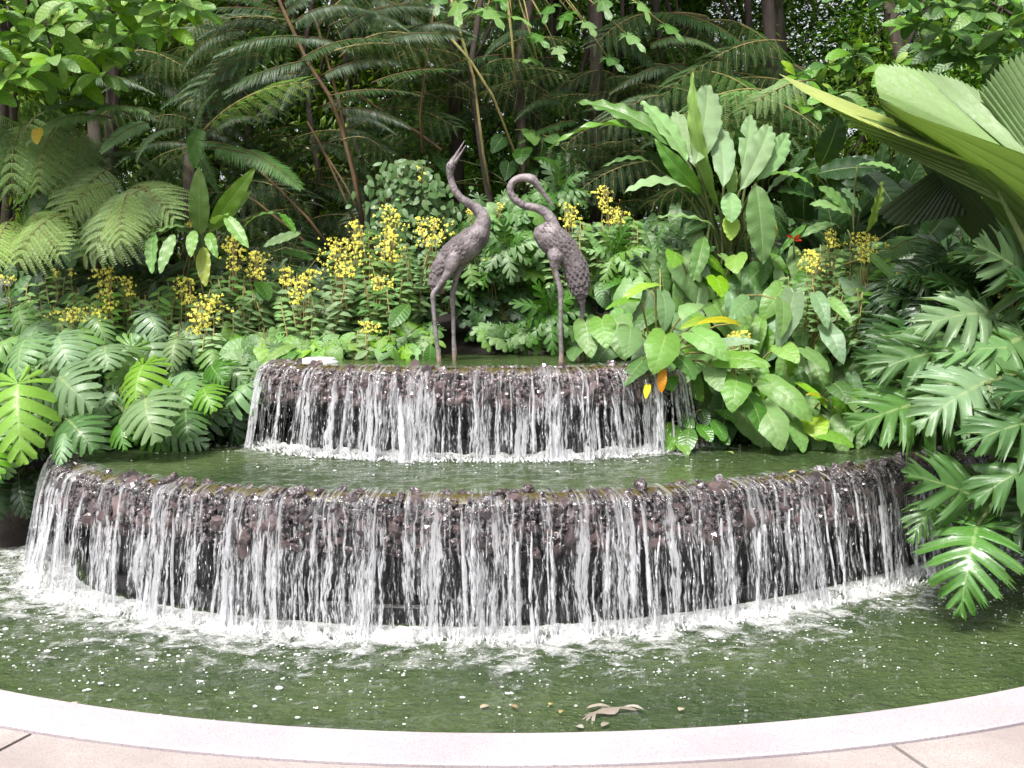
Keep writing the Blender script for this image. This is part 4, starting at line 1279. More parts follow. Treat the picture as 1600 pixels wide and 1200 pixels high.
# ================================================================== split-leaf philodendron, right edge
PH = Plant('split_leaf_philodendron', 'large philodendron with deeply cut dark leaves hanging over the pool at the right edge', 'plant', Vector((3.75, 6.7, .75)), None, 'stem', .014)
FN = Vector((-.15, -.8, .6))
for s in [(1600, 525, 1430, 640, 5.95, 1.05, MIDG, 0), (1560, 590, 1425, 672, 5.75, 1.1, PALE, 1), (1470, 625, 1325, 672, 5.9, 1.05, MIDG, 0), (1560, 500, 1420, 520, 6.1, .95, GREY, 2), (1525, 560, 1345, 590, 6.1, .9, MIDG, 2),
          (1620, 450, 1520, 380, 6.1, 1.1, MIDG, 0), (1640, 420, 1590, 375, 6.2, 1.1, GREY, 2), (1620, 430, 1480, 405, 6.3, .7, DEEP, 1), (1680, 660, 1500, 700, 5.6, 1.05, MIDG, 1), (1690, 720, 1515, 790, 5.5, 1.1, MIDG, 2),
          (1560, 800, 1410, 740, 5.55, .9, MIDG, 0), (1527, 822, 1499, 968, 5.3, 1.15, BRIGHT, 3), (1640, 610, 1520, 640, 5.8, 1.0, DEEP, 0), (1620, 560, 1600, 660, 5.9, 1.2, MIDG, 1), (1680, 640, 1540, 620, 5.7, .9, DEEP, 2),
          (1640, 500, 1570, 430, 6.1, 1.0, DEEP, 1), (1550, 540, 1470, 460, 6.3, .9, DEEP, 2), (1500, 600, 1400, 560, 6.3, .9, GREY, 0), (1480, 660, 1390, 690, 6.1, .9, DEEP, 1), (1660, 780, 1560, 850, 5.5, 1.1, DEEP, 0),
          (1650, 560, 1450, 560, 6.05, .8, PALE, 1), (1460, 560, 1330, 560, 6.4, .8, DEEP, 0), (1540, 480, 1440, 440, 6.6, .8, DEEP, 1), (1700, 800, 1600, 760, 5.7, 1.0, DARK, 0), (1480, 790, 1420, 850, 5.6, .9, MIDG, 3)]:
    bx, by, tx, ty, Y, w, col, k = s
    PH.leaf(SELL[k], PY(bx, by, Y + .12), PY(tx, ty, Y - .12), FN + Vector((jit(-.3, .3), jit(-.2, .2), jit(-.2, .3))), w, {MIDG: (.085, .19, .05), PALE: (.16, .29, .11), GREY: (.16, .28, .12), BRIGHT: (.07, .20, .025)}.get(col, col))
for s in [(1540, 600, 1562, 640, 5.6, .5, PALE, ELL[0])]:
    PH.leaf(s[7], PY(s[0], s[1], s[4]), PY(s[2], s[3], s[4]), None, .9, (.3, .36, .2))
PH.done()
mass([PH], [(1380, 430), (1600, 400), (1600, 640), (1380, 640)], 40, lambda x, y: 6.9, (.34, .55), SELL, [DARK, DEEP], (100, 220), seed=21, dz=.2, stalk=0)

# ================================================================== monstera, left edge
ML = []
for (x, y, Y, label) in ((30, 690, 6.6, 'monstera plant at the left edge with big bright green hanging leaves'), (140, 640, 6.9, 'monstera plant with pale split leaves above the left end of the middle pool'),
                         (250, 640, 7.1, 'monstera plant with one bright yellow-green leaf standing behind a pale one'), (330, 620, 7.3, 'small monstera plant next to the left foot of the upper waterfall'),
                         (70, 560, 7.4, 'monstera plant at the back of the left bank under the orchids')):
    ML.append(Plant('monstera', label, 'plant', PY(x, y, Y) + Vector((0, .2, -.1)), 'monstera plants on the left bank', 'stem', .009))
def YM(x, y): return 7.45 - 1.0 * max(0, min(1.1, (y - 510) / 210.0))
MREG = [(-60, 520), (100, 505), (240, 520), (330, 550), (375, 590), (385, 640), (340, 670), (270, 685), (160, 690), (90, 700), (-60, 720)]
mass(ML, MREG, 60, lambda x, y: YM(x, y) + .3, (.26, .40), MONST, [DARK, DARK, DEEP, MIDG], (20, 160), seed=5, dz=.12, stalk=.4)  # back leaves in dark greens stand in for shaded gaps
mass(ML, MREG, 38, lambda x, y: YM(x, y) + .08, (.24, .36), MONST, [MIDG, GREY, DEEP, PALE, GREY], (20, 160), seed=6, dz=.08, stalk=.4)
mass(ML, [(0, 505), (240, 515), (360, 560), (200, 580), (0, 560)], 16, lambda x, y: YM(x, y), (.24, .36), MONST, [GREY, PALE, (.2, .3, .14)], (50, 130), seed=16, dz=.08, stalk=.4, nz=(0, -.5, .9))
for s in [(28, 600, 36, 730, 6.25, .98, BRIGHT, 0), (224, 570, 214, 652, 6.55, 1.15, BRIGHT, 1), (228, 622, 246, 694, 6.3, 1.55, PALE, 2), (92, 588, 150, 640, 6.5, 1.35, GREY, 2), (106, 656, 150, 705, 6.3, 1.4, MIDG, 2), (105, 672, 95, 728, 6.2, .8, GREY, 0),
          (165, 540, 170, 580, 6.9, 1.8, GREY, 2), (90, 525, 110, 575, 6.9, 1.7, GREY, 1), (292, 596, 285, 640, 6.8, 1.4, PALE, 0), (318, 605, 335, 645, 6.75, 1.3, FRESH, 2), (290, 640, 296, 692, 6.6, 1.2, MIDG, 0),
          (200, 655, 196, 706, 6.35, 1.2, MIDG, 3), (40, 530, 30, 585, 6.8, 1.5, GREY, 0), (330, 570, 352, 600, 7.0, 1.4, MIDG, 1), (130, 600, 120, 650, 6.6, 1.0, GREY, 1), (-20, 700, -10, 760, 6.3, 1.1, FRESH, 0)]:
    bx, by, tx, ty, Y, w, col, k = s
    p = min(ML, key=lambda q: (q.at - PY(bx, by, Y)).length)
    p.leaf(MONST[k], PY(bx, by, Y + .1), PY(tx, ty, Y - .1), Vector((jit(-.25, .25), -.9, .5)), w, col)
for p in ML: p.done()
MD = Plant('monstera', 'dark monstera leaves hanging over the front pool in the lower left corner', 'plant', PY(20, 740, 7.0), 'monstera plants on the left bank')
for s in [(30, 750, 45, 812, 6.9, 1.2, DARK, 3), (-10, 745, 0, 815, 6.85, 1.2, DARK, 1), (55, 735, 70, 775, 7.0, 1.2, DARK, 3), (5, 715, -5, 765, 6.8, 1.1, DEEP, 3), (20, 770, 30, 835, 7.3, 1.2, DARK, 1), (-30, 770, -25, 840, 7.2, 1.2, DARK, 0), (60, 765, 66, 822, 7.3, 1.2, DARK, 3), (0, 780, -4, 842, 7.4, 1.2, DARK, 2), (40, 790, 45, 840, 7.5, 1.0, DARK, 2)]:
    MD.leaf(MONST[s[7]], PY(s[0], s[1], s[4]), PY(s[2], s[3], s[4] - .1), None, s[5], s[6])
MD.done()

# ================================================================== bird's nest fern
BN = Plant('birds_nest_fern', "bird's nest fern with tall bright strap leaves among the orchids on the left", 'fern', PY(314, 368, 7.8))
for s in [(313, 366, 311, 260, 7.8, .95, BRIGHT, STRAP[0], (.1, -1, .1)), (332, 352, 399, 262, 7.8, .75, BRIGHT, STRAP[1], (.5, -1, .3)), (326, 360, 393, 298, 7.85, .7, BRIGHT, STRAP[0], (.5, -1, .3)),
          (300, 368, 222, 328, 7.8, .6, MIDG, STRAP[0], (-.3, -.6, .8)), (296, 356, 232, 372, 7.7, .9, PALE, STRAP[1], (-.2, -.4, 1)), (240, 362, 238, 428, 7.6, .95, PALE, STRAP[0], (-.3, -1, .3)), (272, 366, 250, 428, 7.6, .9, PALE, STRAP[0], (-.1, -1, .3)),
          (303, 360, 298, 402, 7.6, 1.1, FRESH, STRAP[0], (0, -1, .3)), (326, 364, 340, 404, 7.6, 1.0, FRESH, STRAP[1], (0, -1, .3)), (352, 338, 388, 388, 7.6, .9, PALE, STRAP[0], (.3, -1, .4)), (335, 350, 356, 336, 7.7, 2.0, FRESH, STRAP[1], (.2, -.5, 1)),
          (380, 358, 438, 334, 7.7, .55, MIDG, STRAP[1], (0, -.4, 1)), (438, 334, 462, 366, 7.65, .9, MIDG, STRAP[0], (.4, -.6, .8)), (318, 386, 321, 448, 7.65, 1.0, (.24, .3, .05), STRAP[0], (0, -1, .1)),
          (285, 380, 190, 392, 7.7, .35, (.12, .2, .04), STRAP[1], (0, -.6, .8)), (345, 362, 372, 330, 7.9, 1.2, MIDG, STRAP[0], (0, -1, .3)), (290, 360, 262, 300, 7.95, .8, DEEP, STRAP[0], (0, -1, .3))]:
    bx, by, tx, ty, Y, w, col, me, nn = s
    big_ = ty > by or abs(ty - by) < 30
    w *= 1.4 if big_ else 1.35
    Y -= .32 if big_ else .15
    BN.leaf(me, PY(bx, by, Y + .04), PY(tx, ty, Y - .08), Vector(nn), w, col, stalk=False)
BN.b.tube([PY(314, 368, 7.85), PY(318, 420, 7.85), PY(320, 470, 7.9)], [.06, .045, .04], 8)
BN.done()

def lone(name, label, at, specs, meshes, grp=None, cat='plant', sm='stem'):
    p = Plant(name, label, cat, at, grp, sm)
    hero(p, specs, meshes)
    return p.done()
lone('broad_leaf_plant', 'plant with broad ribbed green leaves between bird\'s nest fern and brown stalks', PY(455, 450, 7.9),
     [(470, 364, 411, 386, 7.6, .75, PALE, BANANA[0]), (490, 405, 438, 394, 7.7, .8, MIDG, BANANA[0]), (420, 385, 395, 360, 7.8, .9, DEEP), (430, 440, 450, 405, 7.6, 1.0, GREY), (475, 440, 455, 420, 7.7, 1.0, MIDG), (400, 440, 420, 470, 7.5, 1, MIDG),
      (460, 420, 500, 440, 7.8, 1.0, DEEP), (505, 400, 470, 380, 7.9, 1.0, DEEP), (640, 475, 610, 512, 7.3, 1.2, MIDG, ELL[0]), (420, 445, 405, 470, 7.5, 1.4, GREY)], ELL)

# ================================================================== giant pleated palm leaf
def fan_sheet(b, B, tips, amp, seg=14, tooth=.018, sag=0.0, mi=0):
    """pleated blade: rays from B to a row of toothed tips"""
    B = [Vector(q) for q in B] if isinstance(B, list) else [Vector(B)] * 2
    T = []
    for a, c in zip(tips, tips[1:]):
        n = 2
        for k in range(n): T.append(a.lerp(c, k / n))
    T.append(tips[-1])
    vs, fs, uv = [], [], []
    N = len(T)
    for i, t in enumerate(T):
        Bi = B[0].lerp(B[1], i / (N - 1))
        d = t - Bi
        nx = T[min(i + 1, N - 1)] - T[max(i - 1, 0)]
        nrm = d.cross(nx).normalized()
        if nrm.y > 0: nrm = -nrm
        tt = Bi + d * (1 + (tooth if i % 2 else -tooth * .6))
        for k in range(seg + 1):
            f = k / seg
            q = Bi.lerp(tt, f) + nrm * (amp * (1 if i % 2 else -1) * f * (1 - .5 * f)) + Vector((0, 0, sag * 4 * f * (1 - f)))
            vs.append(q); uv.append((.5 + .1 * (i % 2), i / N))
    for i in range(N - 1):
        for k in range(seg):
            a = i * (seg + 1) + k
            fs.append((a, a + 1, a + seg + 2, a + seg + 1))
    b.add(vs, fs, uv, mi)

def tipline(pts, n):
    """resample (px,py,Y) polyline into n+1 world points"""
    P = [PY(*p) for p in pts]
    L = [0]
    for a, c in zip(P, P[1:]): L.append(L[-1] + (c - a).length)
    out = []
    for i in range(n + 1):
        s = L[-1] * i / n
        for k in range(len(P) - 1):
            if s <= L[k + 1] + 1e-9:
                out.append(P[k].lerp(P[k + 1], (s - L[k]) / max(1e-9, L[k + 1] - L[k]))); break
    return out
fp = thing('fan_palm', 'palm with one giant pleated fan leaf reaching in from the right edge', 'palm', Vector((4.4, 6.6, 1.2)))
def palm_part(B, tl, n, amp, col, label=None, sag=0.0, seg=16, tooth=.018):
    b = MB(); fan_sheet(b, B, tipline(tl, n), amp, seg, tooth, sag)
    me = b.build('leaf_segment', M['palm'], False)
    o = child_mesh(fp, 'leaf_segment', me, None, col=col)
    if label: o['label'] = label
    return o
# narrow left wing
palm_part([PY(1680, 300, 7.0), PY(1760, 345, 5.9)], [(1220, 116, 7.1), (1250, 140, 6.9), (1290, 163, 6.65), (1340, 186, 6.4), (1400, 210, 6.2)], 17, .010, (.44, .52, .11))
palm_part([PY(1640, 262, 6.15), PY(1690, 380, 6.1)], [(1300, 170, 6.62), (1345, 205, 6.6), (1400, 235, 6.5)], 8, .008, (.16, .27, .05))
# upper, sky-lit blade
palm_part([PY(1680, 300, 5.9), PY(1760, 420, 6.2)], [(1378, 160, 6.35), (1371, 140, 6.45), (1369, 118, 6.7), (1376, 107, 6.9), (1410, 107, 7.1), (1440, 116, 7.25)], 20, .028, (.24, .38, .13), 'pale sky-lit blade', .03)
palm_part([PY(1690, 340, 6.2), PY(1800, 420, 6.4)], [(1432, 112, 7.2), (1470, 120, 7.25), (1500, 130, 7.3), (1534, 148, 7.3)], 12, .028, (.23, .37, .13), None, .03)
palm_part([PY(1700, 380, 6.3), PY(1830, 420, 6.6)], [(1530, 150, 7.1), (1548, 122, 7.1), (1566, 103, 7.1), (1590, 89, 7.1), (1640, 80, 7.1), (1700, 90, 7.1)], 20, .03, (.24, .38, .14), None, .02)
# near half of the blade, seen from below
def strip(a, c, n, m, amp, col, label=None, name='leaf_segment'):
    A, C_ = tipline(a, m), tipline(c, m)
    vs, fs, uv = [], [], []
    for i in range(m + 1):
        for k in range(n + 1):
            f = k / n
            q = A[i].lerp(C_[i], f)
            e = 1 if k % 2 else -1
            q = q + Vector((0, -amp * e, amp * e * .4))
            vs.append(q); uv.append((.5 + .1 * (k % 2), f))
    for i in range(m):
        for k in range(n):
            p = i * (n + 1) + k
            fs.append((p, p + n + 1, p + n + 2, p + 1))
    o = child_mesh(fp, name, mesh(name, vs, fs, uv, False, M['palm']), None, col=col)
    if label: o['label'] = label
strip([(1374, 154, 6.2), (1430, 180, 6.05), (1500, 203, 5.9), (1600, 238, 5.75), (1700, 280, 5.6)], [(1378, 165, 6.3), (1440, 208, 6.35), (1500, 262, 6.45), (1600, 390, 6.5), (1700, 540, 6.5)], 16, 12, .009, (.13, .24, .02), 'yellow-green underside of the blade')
strip([(1380, 166, 6.31), (1440, 209, 6.36), (1500, 263, 6.46), (1600, 391, 6.51), (1700, 541, 6.51)], [(1420, 215, 6.9), (1450, 275, 7.0), (1490, 340, 7.0), (1560, 420, 7.0), (1700, 640, 7.1)], 14, 12, .009, (.05, .075, .035))  # shade under the blade is put into this strip's dark colour
# drooping lower segment, coloured dark
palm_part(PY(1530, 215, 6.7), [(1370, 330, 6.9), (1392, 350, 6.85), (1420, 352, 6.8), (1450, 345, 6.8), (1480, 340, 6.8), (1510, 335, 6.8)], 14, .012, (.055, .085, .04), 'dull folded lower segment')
b = MB()
b.tube([PY(1700, 640, 6.2), PY(1640, 480, 6.15), PY(1600, 380, 6.05), PY(1560, 300, 6.1)], [.035, .03, .022, .01], 7)
child_mesh(fp, 'leaf_stalk', b, M['stem'])

# ================================================================== orchids
def blossom_mass(b, cx, cy, w, h, Y, dens=1.0, tilt=0.0):
    n = int(w * h / 19 * dens) + 5
    for k in range(n):
        f = R.random()
        wx = w * .5 * (0.35 + .65 * sin(pi * (0.15 + .75 * f)))
        x = cx + R.gauss(0, .72) * wx + tilt * (f - .5) * h
        y = cy - h / 2 + h * f
        p = PY(x, y, Y + R.gauss(0, .05))
        s = jit(.008, .0155)
        nrm = Vector((jit(-.6, .6), -1, jit(-.3, .7))).normalized()
        u = nrm.cross(Vector((jit(-1, 1), 0, 1))).normalized(); v_ = nrm.cross(u)
        m = R.choice((3, 4, 5))
        vs = [p + nrm * s * .25]; fs = []
        for j in range(m):
            a = 2 * pi * j / m + jit(-.2, .2); l = s * jit(.7, 1.15)
            d = u * cos(a) + v_ * sin(a); e = -u * sin(a) + v_ * cos(a)
            i0 = len(vs)
            vs += [p + d * l * .6 + e * l * .33, p + d * l + nrm * l * jit(-.2, .3), p + d * l * .6 - e * l * .33]
            fs.append((0, i0, i0 + 1, i0 + 2))
        b.add(vs, fs)

def orchid(cx, cy, w, h, Y, label, ground_y=None, nst=4, reeds=5, dens=1.0, tilt=0.0):
    gy = ground_y or cy + h / 2 + jit(60, 100)
    at = PY(cx, gy, Y + .06)
    root = thing('orchid', label, 'orchid', at, 'yellow-flowered orchids on the planted banks')
    b = MB(); blossom_mass(b, cx, cy, w, h, Y, dens, tilt)
    child_mesh(root, 'blossoms', b, M['flower'], stuff=True, smooth=False)
    b = MB()
    for k in range(nst):
        t = PY(cx + jit(-.4, .4) * w, cy - h * .5 + jit(0, .3) * h, Y)
        m_ = at.lerp(t, .5) + Vector((jit(-.03, .03), .03, .02))
        b.tube([at + Vector((jit(-.05, .05), 0, 0)), m_, t], [.005, .004, .0025], 4)
        for j in range(6):
            q = m_.lerp(t, .3 + .7 * j / 6); b.tube([q, q + Vector((jit(-.05, .05), jit(-.03, .03), jit(0, .04)))], [.002, .001], 3)
    child_mesh(root, 'flower_stalks', b, M['stem_y'], stuff=True)
    b = MB()
    for k in range(reeds):
        a = at + Vector((jit(-.16, .16), jit(-.08, .1), -.02))
        H = (PY(cx, cy + h * .35, Y).z - at.z) * jit(.75, 1.1)
        t = a + Vector((jit(-.08, .08), jit(-.06, .02), H))
        b.tube([a, a.lerp(t, .5) + Vector((jit(-.02, .02), 0, 0)), t], [.007, .007, .004], 5, 1)
        nl = int(H / .034) + 3
        for j in range(nl):
            q = a.lerp(t, (j + .5) / nl)
            sd = 1 if j % 2 else -1
            d = Vector((sd * jit(.7, 1), jit(-.6, .1), jit(-.05, .45)))
            leaflet(b, q, d, Vector((0, -.8, .8)), jit(.055, .10), jit(.022, .036), 0, 3, .45, 0)
    o = child_mesh(root, 'reed_leaves', b, [M['leaf_mat'], M['stem_y']], stuff=True)
    o.color = cj(R.choice((MIDG, FRESH, PALE)))
    return root

OS = [
 (165, 452, 28, 72, 7.5, 'tall narrow yellow orchid spike with a bare tip before the pale tree fern'), (200, 447, 20, 30, 7.55, 'short yellow orchid tuft just right of the tall narrow spike'),
 (121, 492, 62, 22, 7.35, 'low wide spray of yellow orchids lying above the monstera leaves'), (290, 455, 30, 42, 7.5, "yellow orchid cluster left of the bird's nest fern stem"),
 (320, 492, 38, 62, 7.3, "long leaning yellow orchid spray below the bird's nest fern"), (365, 395, 24, 55, 7.6, "slim yellow orchid spray just right of the tall strap leaves"),
 (402, 415, 30, 46, 7.55, 'yellow orchid cluster under the broad ribbed leaf'), (447, 430, 26, 30, 7.5, 'small round yellow orchid cluster left of a leaning one'),
 (474, 448, 30, 54, 7.4, 'yellow orchid cluster leaning right, left of the largest cluster'), (533, 402, 48, 60, 7.5, 'largest and widest yellow orchid cluster, left of the vine column'),
 (556, 368, 18, 50, 7.6, 'thin yellow orchid spike rising over the largest cluster'), (609, 345, 26, 48, 7.65, 'bright yellow orchid spike at the top of the leaning log'), (606, 385, 34, 50, 7.6, 'loose yellow orchid spray hanging along the leaning log'),
 (672, 362, 46, 46, 7.5, 'yellow orchid cluster just left of the taller crane body'), (595, 442, 32, 26, 7.45, 'small yellow orchid tuft below the leaning log'), (575, 512, 30, 18, 7.3, 'lowest small yellow orchid tuft near the upper pool'),
 (657, 271, 10, 24, 7.8, 'tiny yellow orchid tuft at the top of the vine column'), (782, 323, 12, 14, 7.9, 'tiny yellow flower tuft between the two cranes'), (733, 330, 15, 12, 7.8, 'yellow flower tuft behind the neck of the taller crane'),
 (889, 336, 24, 36, 7.7, 'yellow orchid spike beside the beak of the bent crane'), (943, 312, 20, 44, 7.8, 'tall thin yellow orchid spike between the bent crane and banana-like clump'),
 (962, 336, 34, 24, 7.75, 'wide yellow orchid spray below the tall thin spike'), (1268, 408, 32, 34, 7.2, 'yellow orchid cluster nearest to the red bract'), (1300, 372, 20, 28, 7.3, 'small yellow orchid cluster above the red bract'),
 (1352, 386, 40, 46, 7.2, 'large pale yellow orchid cluster under the upright lime leaf'), (1416, 432, 26, 30, 7.1, 'yellow orchid cluster next to the fern fronds on the right bank'), (1590, 448, 22, 22, 6.7, 'yellow orchid tuft at the right edge in the philodendron'),
 (1560, 462, 26, 8, 6.8, 'thin line of yellow flowers left of the tuft at the right edge'), (1155, 523, 40, 10, 6.9, 'yellow flowers lying on the heart-shaped leaves'), (295, 349, 22, 9, 7.7, "small yellow flowers in the cup of the bird's nest fern"),
 (8, 436, 22, 12, 7.7, 'yellow flowers at the left edge below the ferns'), (86, 427, 12, 12, 7.8, 'tiny yellow flowers in the shade below the pale ferns'), (770, 405, 14, 6, 7.9, 'scattered yellow flowers between the crane bodies'),
 (1090, 398, 60, 60, 8.0, 'faint yellow flowers among the stems of the banana-like clump'), (112, 425, 8, 10, 7.8, 'tiny yellow flower pair right of the shaded one')]
for i, (x, y, w, h, Y, lab) in enumerate(OS):
    small = w * h < 400
    orchid(x, y, w, h, Y, lab, nst=2 if small else 5, reeds=1 if small else 6, dens=.25 if w == 60 else (1.15 if not small else .9), tilt=(-.5 if x in (320, 474) else .1))
# extra leafless orchid canes filling the bed
for i, (x, y, Y, lab) in enumerate([(140, 470, 7.6, 'leafy orchid canes without flowers at the left end of the bed'), (235, 470, 7.6, 'leafy orchid canes between two yellow clusters on the left'), (255, 500, 7.45, 'leafy orchid canes just above the monstera'),
                                (370, 460, 7.55, 'dense leafy orchid canes below the slim orchid spray'), (355, 510, 7.4, 'low leafy orchid canes right of the long leaning spray'), (425, 490, 7.45, 'leafy orchid canes in front of the ribbed leaves'), (500, 470, 7.5, 'leafy orchid canes under the largest cluster'),
                                (545, 470, 7.5, 'leafy orchid canes left of the broad oval leaf'), (620, 440, 7.6, 'leafy orchid canes below the leaning log'), (1345, 500, 7.1, 'leafy orchid canes in the middle of the right bank'), (1375, 480, 7.0, 'leafy orchid canes under the large pale yellow cluster'),
                                (1310, 500, 7.2, 'leafy orchid canes right of the hanging arrow leaves'), (1400, 480, 7.0, 'leafy orchid canes left of the philodendron'), (1590, 500, 6.8, 'leafy orchid canes at the right edge'), (90, 500, 7.5, 'leafy orchid canes left of the low wide spray'), (650, 440, 7.7, 'leafy orchid canes behind the legs of the taller crane')]):
    at = PY(x, y + 45, Y + .08)
    root = thing('orchid_canes', lab, 'plant', at, 'leafy canes in the planted banks')
    b = MB()
    for k in range(8):
        a = at + Vector((jit(-.24, .24), jit(-.12, .15), -.03)); H = jit(.25, .42)
        t = a + Vector((jit(-.1, .1), jit(-.1, .02), H))
        b.tube([a, t], [.006, .004], 4, 1)
        nl = int(H / .026)
        for j in range(nl):
            if R.random() < .2: continue
            q = a.lerp(t, (j + .5) / nl)
            d = Vector(((1 if j % 2 else -1) * jit(.7, 1), jit(-.6, .1), jit(-.25, .35)))
            leaflet(b, q, d, Vector((0, -.8, .8)), jit(.06, .11), jit(.026, .042), 0, 3, .5, 0)
    o = child_mesh(root, 'cane_leaves', b, [M['leaf_mat'], M['stem_y']], stuff=True); o.color = cj(R.choice((MIDG, FRESH, PALE, FRESH)))

# red bract
rb = thing('red_ginger', 'plant with a small red bract in the shade behind the right orchids', 'plant', PY(1240, 420, 7.9))
for (x, y, tx, ty) in ((1240, 373, 1229, 368), (1240, 374, 1250, 367), (1240, 375, 1253, 376)):
    o = put(ELL[0], rb, PY(x, y, 7.6), PY(tx, ty, 7.55), (0, -1, .4), .8, (0.42, .03, .02, 1), 'bract')
b = MB(); b.tube([PY(1242, 430, 7.8), PY(1240, 378, 7.62)], [.008, .005], 5); child_mesh(rb, 'stalk', b, M['stem'])

# ================================================================== low ground plants round the upper pool and on the banks
def bed(name, label, at, poly, n, Yf, lens, meshes, cols, seed, ang=(20, 160), dz=.08, stalk=.4, nz=None, wide=(.9, 1.2), grp=None):
    p = Plant(name, label, 'plant', at, grp, 'stem', .004)
    mass([p], poly, n, Yf, lens, meshes, cols, ang, wide, seed, stalk, dz, nz=nz)
    return p.done()
LOWY = lambda x, y: 7.95 - .75 * sst(480, 565, y)
bed('syngonium', 'pale green lobed creeper on the bank left of the white disc', PY(420, 560, 7.2), [(360, 500), (440, 480), (470, 540), (440, 570), (390, 590), (370, 620), (355, 560)], 70, LOWY, (.13, .2), SYNG + HEART, [FRESH, MIDG, BRIGHT, PALE], 31)
bed('syngonium', 'light green lobed creeper behind the white disc', PY(500, 545, 7.5), [(440, 480), (540, 490), (545, 545), (520, 562), (455, 558)], 60, LOWY, (.12, .19), SYNG + ELL, [FRESH, BRIGHT, PALE, FRESH], 32)
bed('syngonium', 'low light green leaves left of the legs of the taller crane', PY(620, 545, 7.5), [(540, 500), (600, 505), (680, 520), (690, 545), (660, 560), (560, 556)], 60, LOWY, (.10, .17), ELL + SYNG, [FRESH, MIDG, BRIGHT, PALE], 33)
bed('small_leaf_shrub', 'small leaved plant between the two monstera groups and the upper fall', PY(390, 640, 7.0), [(340, 540), (400, 560), (420, 600), (390, 650), (380, 690), (345, 680)], 90, lambda x, y: 7.35 - .3 * sst(560, 680, y), (.08, .15), ELL + HEART, [DEEP, MIDG, MIDG, DARK], 34)
bed('maple_leaf_vine', 'dark green lobed vine hanging on the bank behind the legs of the cranes', PY(780, 500, 8.0), [(690, 400), (920, 400), (930, 540), (860, 545), (740, 540), (715, 480)], 150, lambda x, y: 8.15 - .2 * sst(400, 540, y), (.13, .2), MAPLE, [DEEP, DARK, MIDG, DEEP], 35, dz=.12)
bed('maple_leaf_vine', 'brighter lobed leaves between the bodies of the two cranes', PY(790, 400, 8.0), [(745, 330), (860, 310), (850, 400), (830, 440), (745, 440), (700, 400)], 100, lambda x, y: 7.95, (.14, .22), MAPLE + XAN, [MIDG, FRESH, PALE, MIDG], 36, dz=.12)
bed('maple_leaf_vine', 'single lobed leaves at the water line behind the right crane leg', PY(820, 545, 7.75), [(740, 510), (800, 520), (870, 525), (900, 545), (830, 550), (745, 535)], 14, lambda x, y: 7.7, (.13, .17), MAPLE, [PALE, MIDG], 37)
for (x, y, n, sz, Y, lab) in ((858, 490, 9, .30, 7.7, 'rosette of narrow-fingered leaves behind the leg of the bent crane'), (872, 295, 9, .30, 8.1, 'rosette of cut leaves behind the head of the bent crane'), (790, 385, 8, .28, 7.8, 'rosette of cut leaves between the crane bodies'),
                          (925, 400, 7, .3, 7.9, 'pale cut-leaved rosette right of the bent crane tail'), (960, 395, 6, .28, 7.7, 'yellow-green fan of leaflets between the bent crane and the heart-leaved plants'), (720, 440, 7, .26, 8.0, 'cut-leaved rosette behind the knee of the taller crane')):
    p = Plant('cut_leaf_philodendron', lab, 'plant', PY(x, y + 25, Y + .15), 'small cut-leaved plants round the cranes', 'stem', .005)
    for k in range(n):
        a = 2 * pi * k / n + jit(-.2, .2)
        d = Vector((cos(a), -.35, sin(a) * .8 - .1)).normalized()
        c = PY(x, y, Y)
        p.leaf(R.choice(XAN), c + d * .03, c + d * sz * jit(.8, 1.1), Vector((0, -.8, .6)), .85, R.choice((MIDG, PALE, FRESH) if x > 900 else (MIDG, GREY, MIDG)), stalk=True)
    p.done()
# filler on the whole planted bank
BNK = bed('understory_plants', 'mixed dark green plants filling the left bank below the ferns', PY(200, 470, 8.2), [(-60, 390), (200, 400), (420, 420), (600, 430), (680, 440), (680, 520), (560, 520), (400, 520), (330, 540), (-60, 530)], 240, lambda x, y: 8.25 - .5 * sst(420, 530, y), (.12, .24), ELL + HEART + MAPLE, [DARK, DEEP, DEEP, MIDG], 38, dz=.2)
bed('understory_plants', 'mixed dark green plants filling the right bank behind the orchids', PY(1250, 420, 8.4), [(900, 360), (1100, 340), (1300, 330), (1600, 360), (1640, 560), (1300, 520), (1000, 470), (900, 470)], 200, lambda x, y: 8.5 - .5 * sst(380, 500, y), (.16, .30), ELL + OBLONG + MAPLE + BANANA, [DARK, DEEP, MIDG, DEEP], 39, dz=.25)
bed('understory_plants', 'grey-green leaves between the bent crane and the banana-like clump', PY(980, 420, 8.0), [(900, 360), (1090, 340), (1090, 430), (1000, 460), (920, 470)], 60, lambda x, y: 7.95 - .2 * sst(340, 470, y), (.18, .28), OBLONG + ELL + XAN, [MIDG, GREY, PALE, DEEP], 41, dz=.15)

# ================================================================== vine-clad stump and leaning log
vs_ = thing('vine_column', 'old stump covered in small dark vine leaves left of the taller crane', 'vine', PY(640, 520, 8.1))
b = MB(); b.tube([PY(640, 540, 8.2), PY(640, 420, 8.2), PY(632, 330, 8.2), PY(630, 265, 8.2)], [.17, .15, .14, .09], 10)
child_mesh(vs_, 'stump', b, M['bark'])
b = MB()
for k in range(1500):
    f = R.random()
    cx = 632 + 14 * sin(f * 5) + (10 if f > .5 else 0); wx = (40 + 26 * sin(f * pi * 1.2)) * (1.0 if f > .08 else .6)
    x = cx + R.gauss(0, .5) * wx; y = 250 + 270 * f
    p = PY(x, y, 8.0 + jit(-.14, .12) - .10 * cos((x - cx) / 60))
    d = Vector((jit(-.8, .8), jit(-.6, 0), -jit(.1, 1)))
    leaflet(b, p, d, Vector((jit(-.4, .4), -1, jit(.2, .8))).normalized(), jit(.045, .085), jit(.028, .045), 0, 3, .2)
o = child_mesh(vs_, 'vine_leaves', b, M['leaf_mat'], stuff=True, col=(.06, .16, .035))
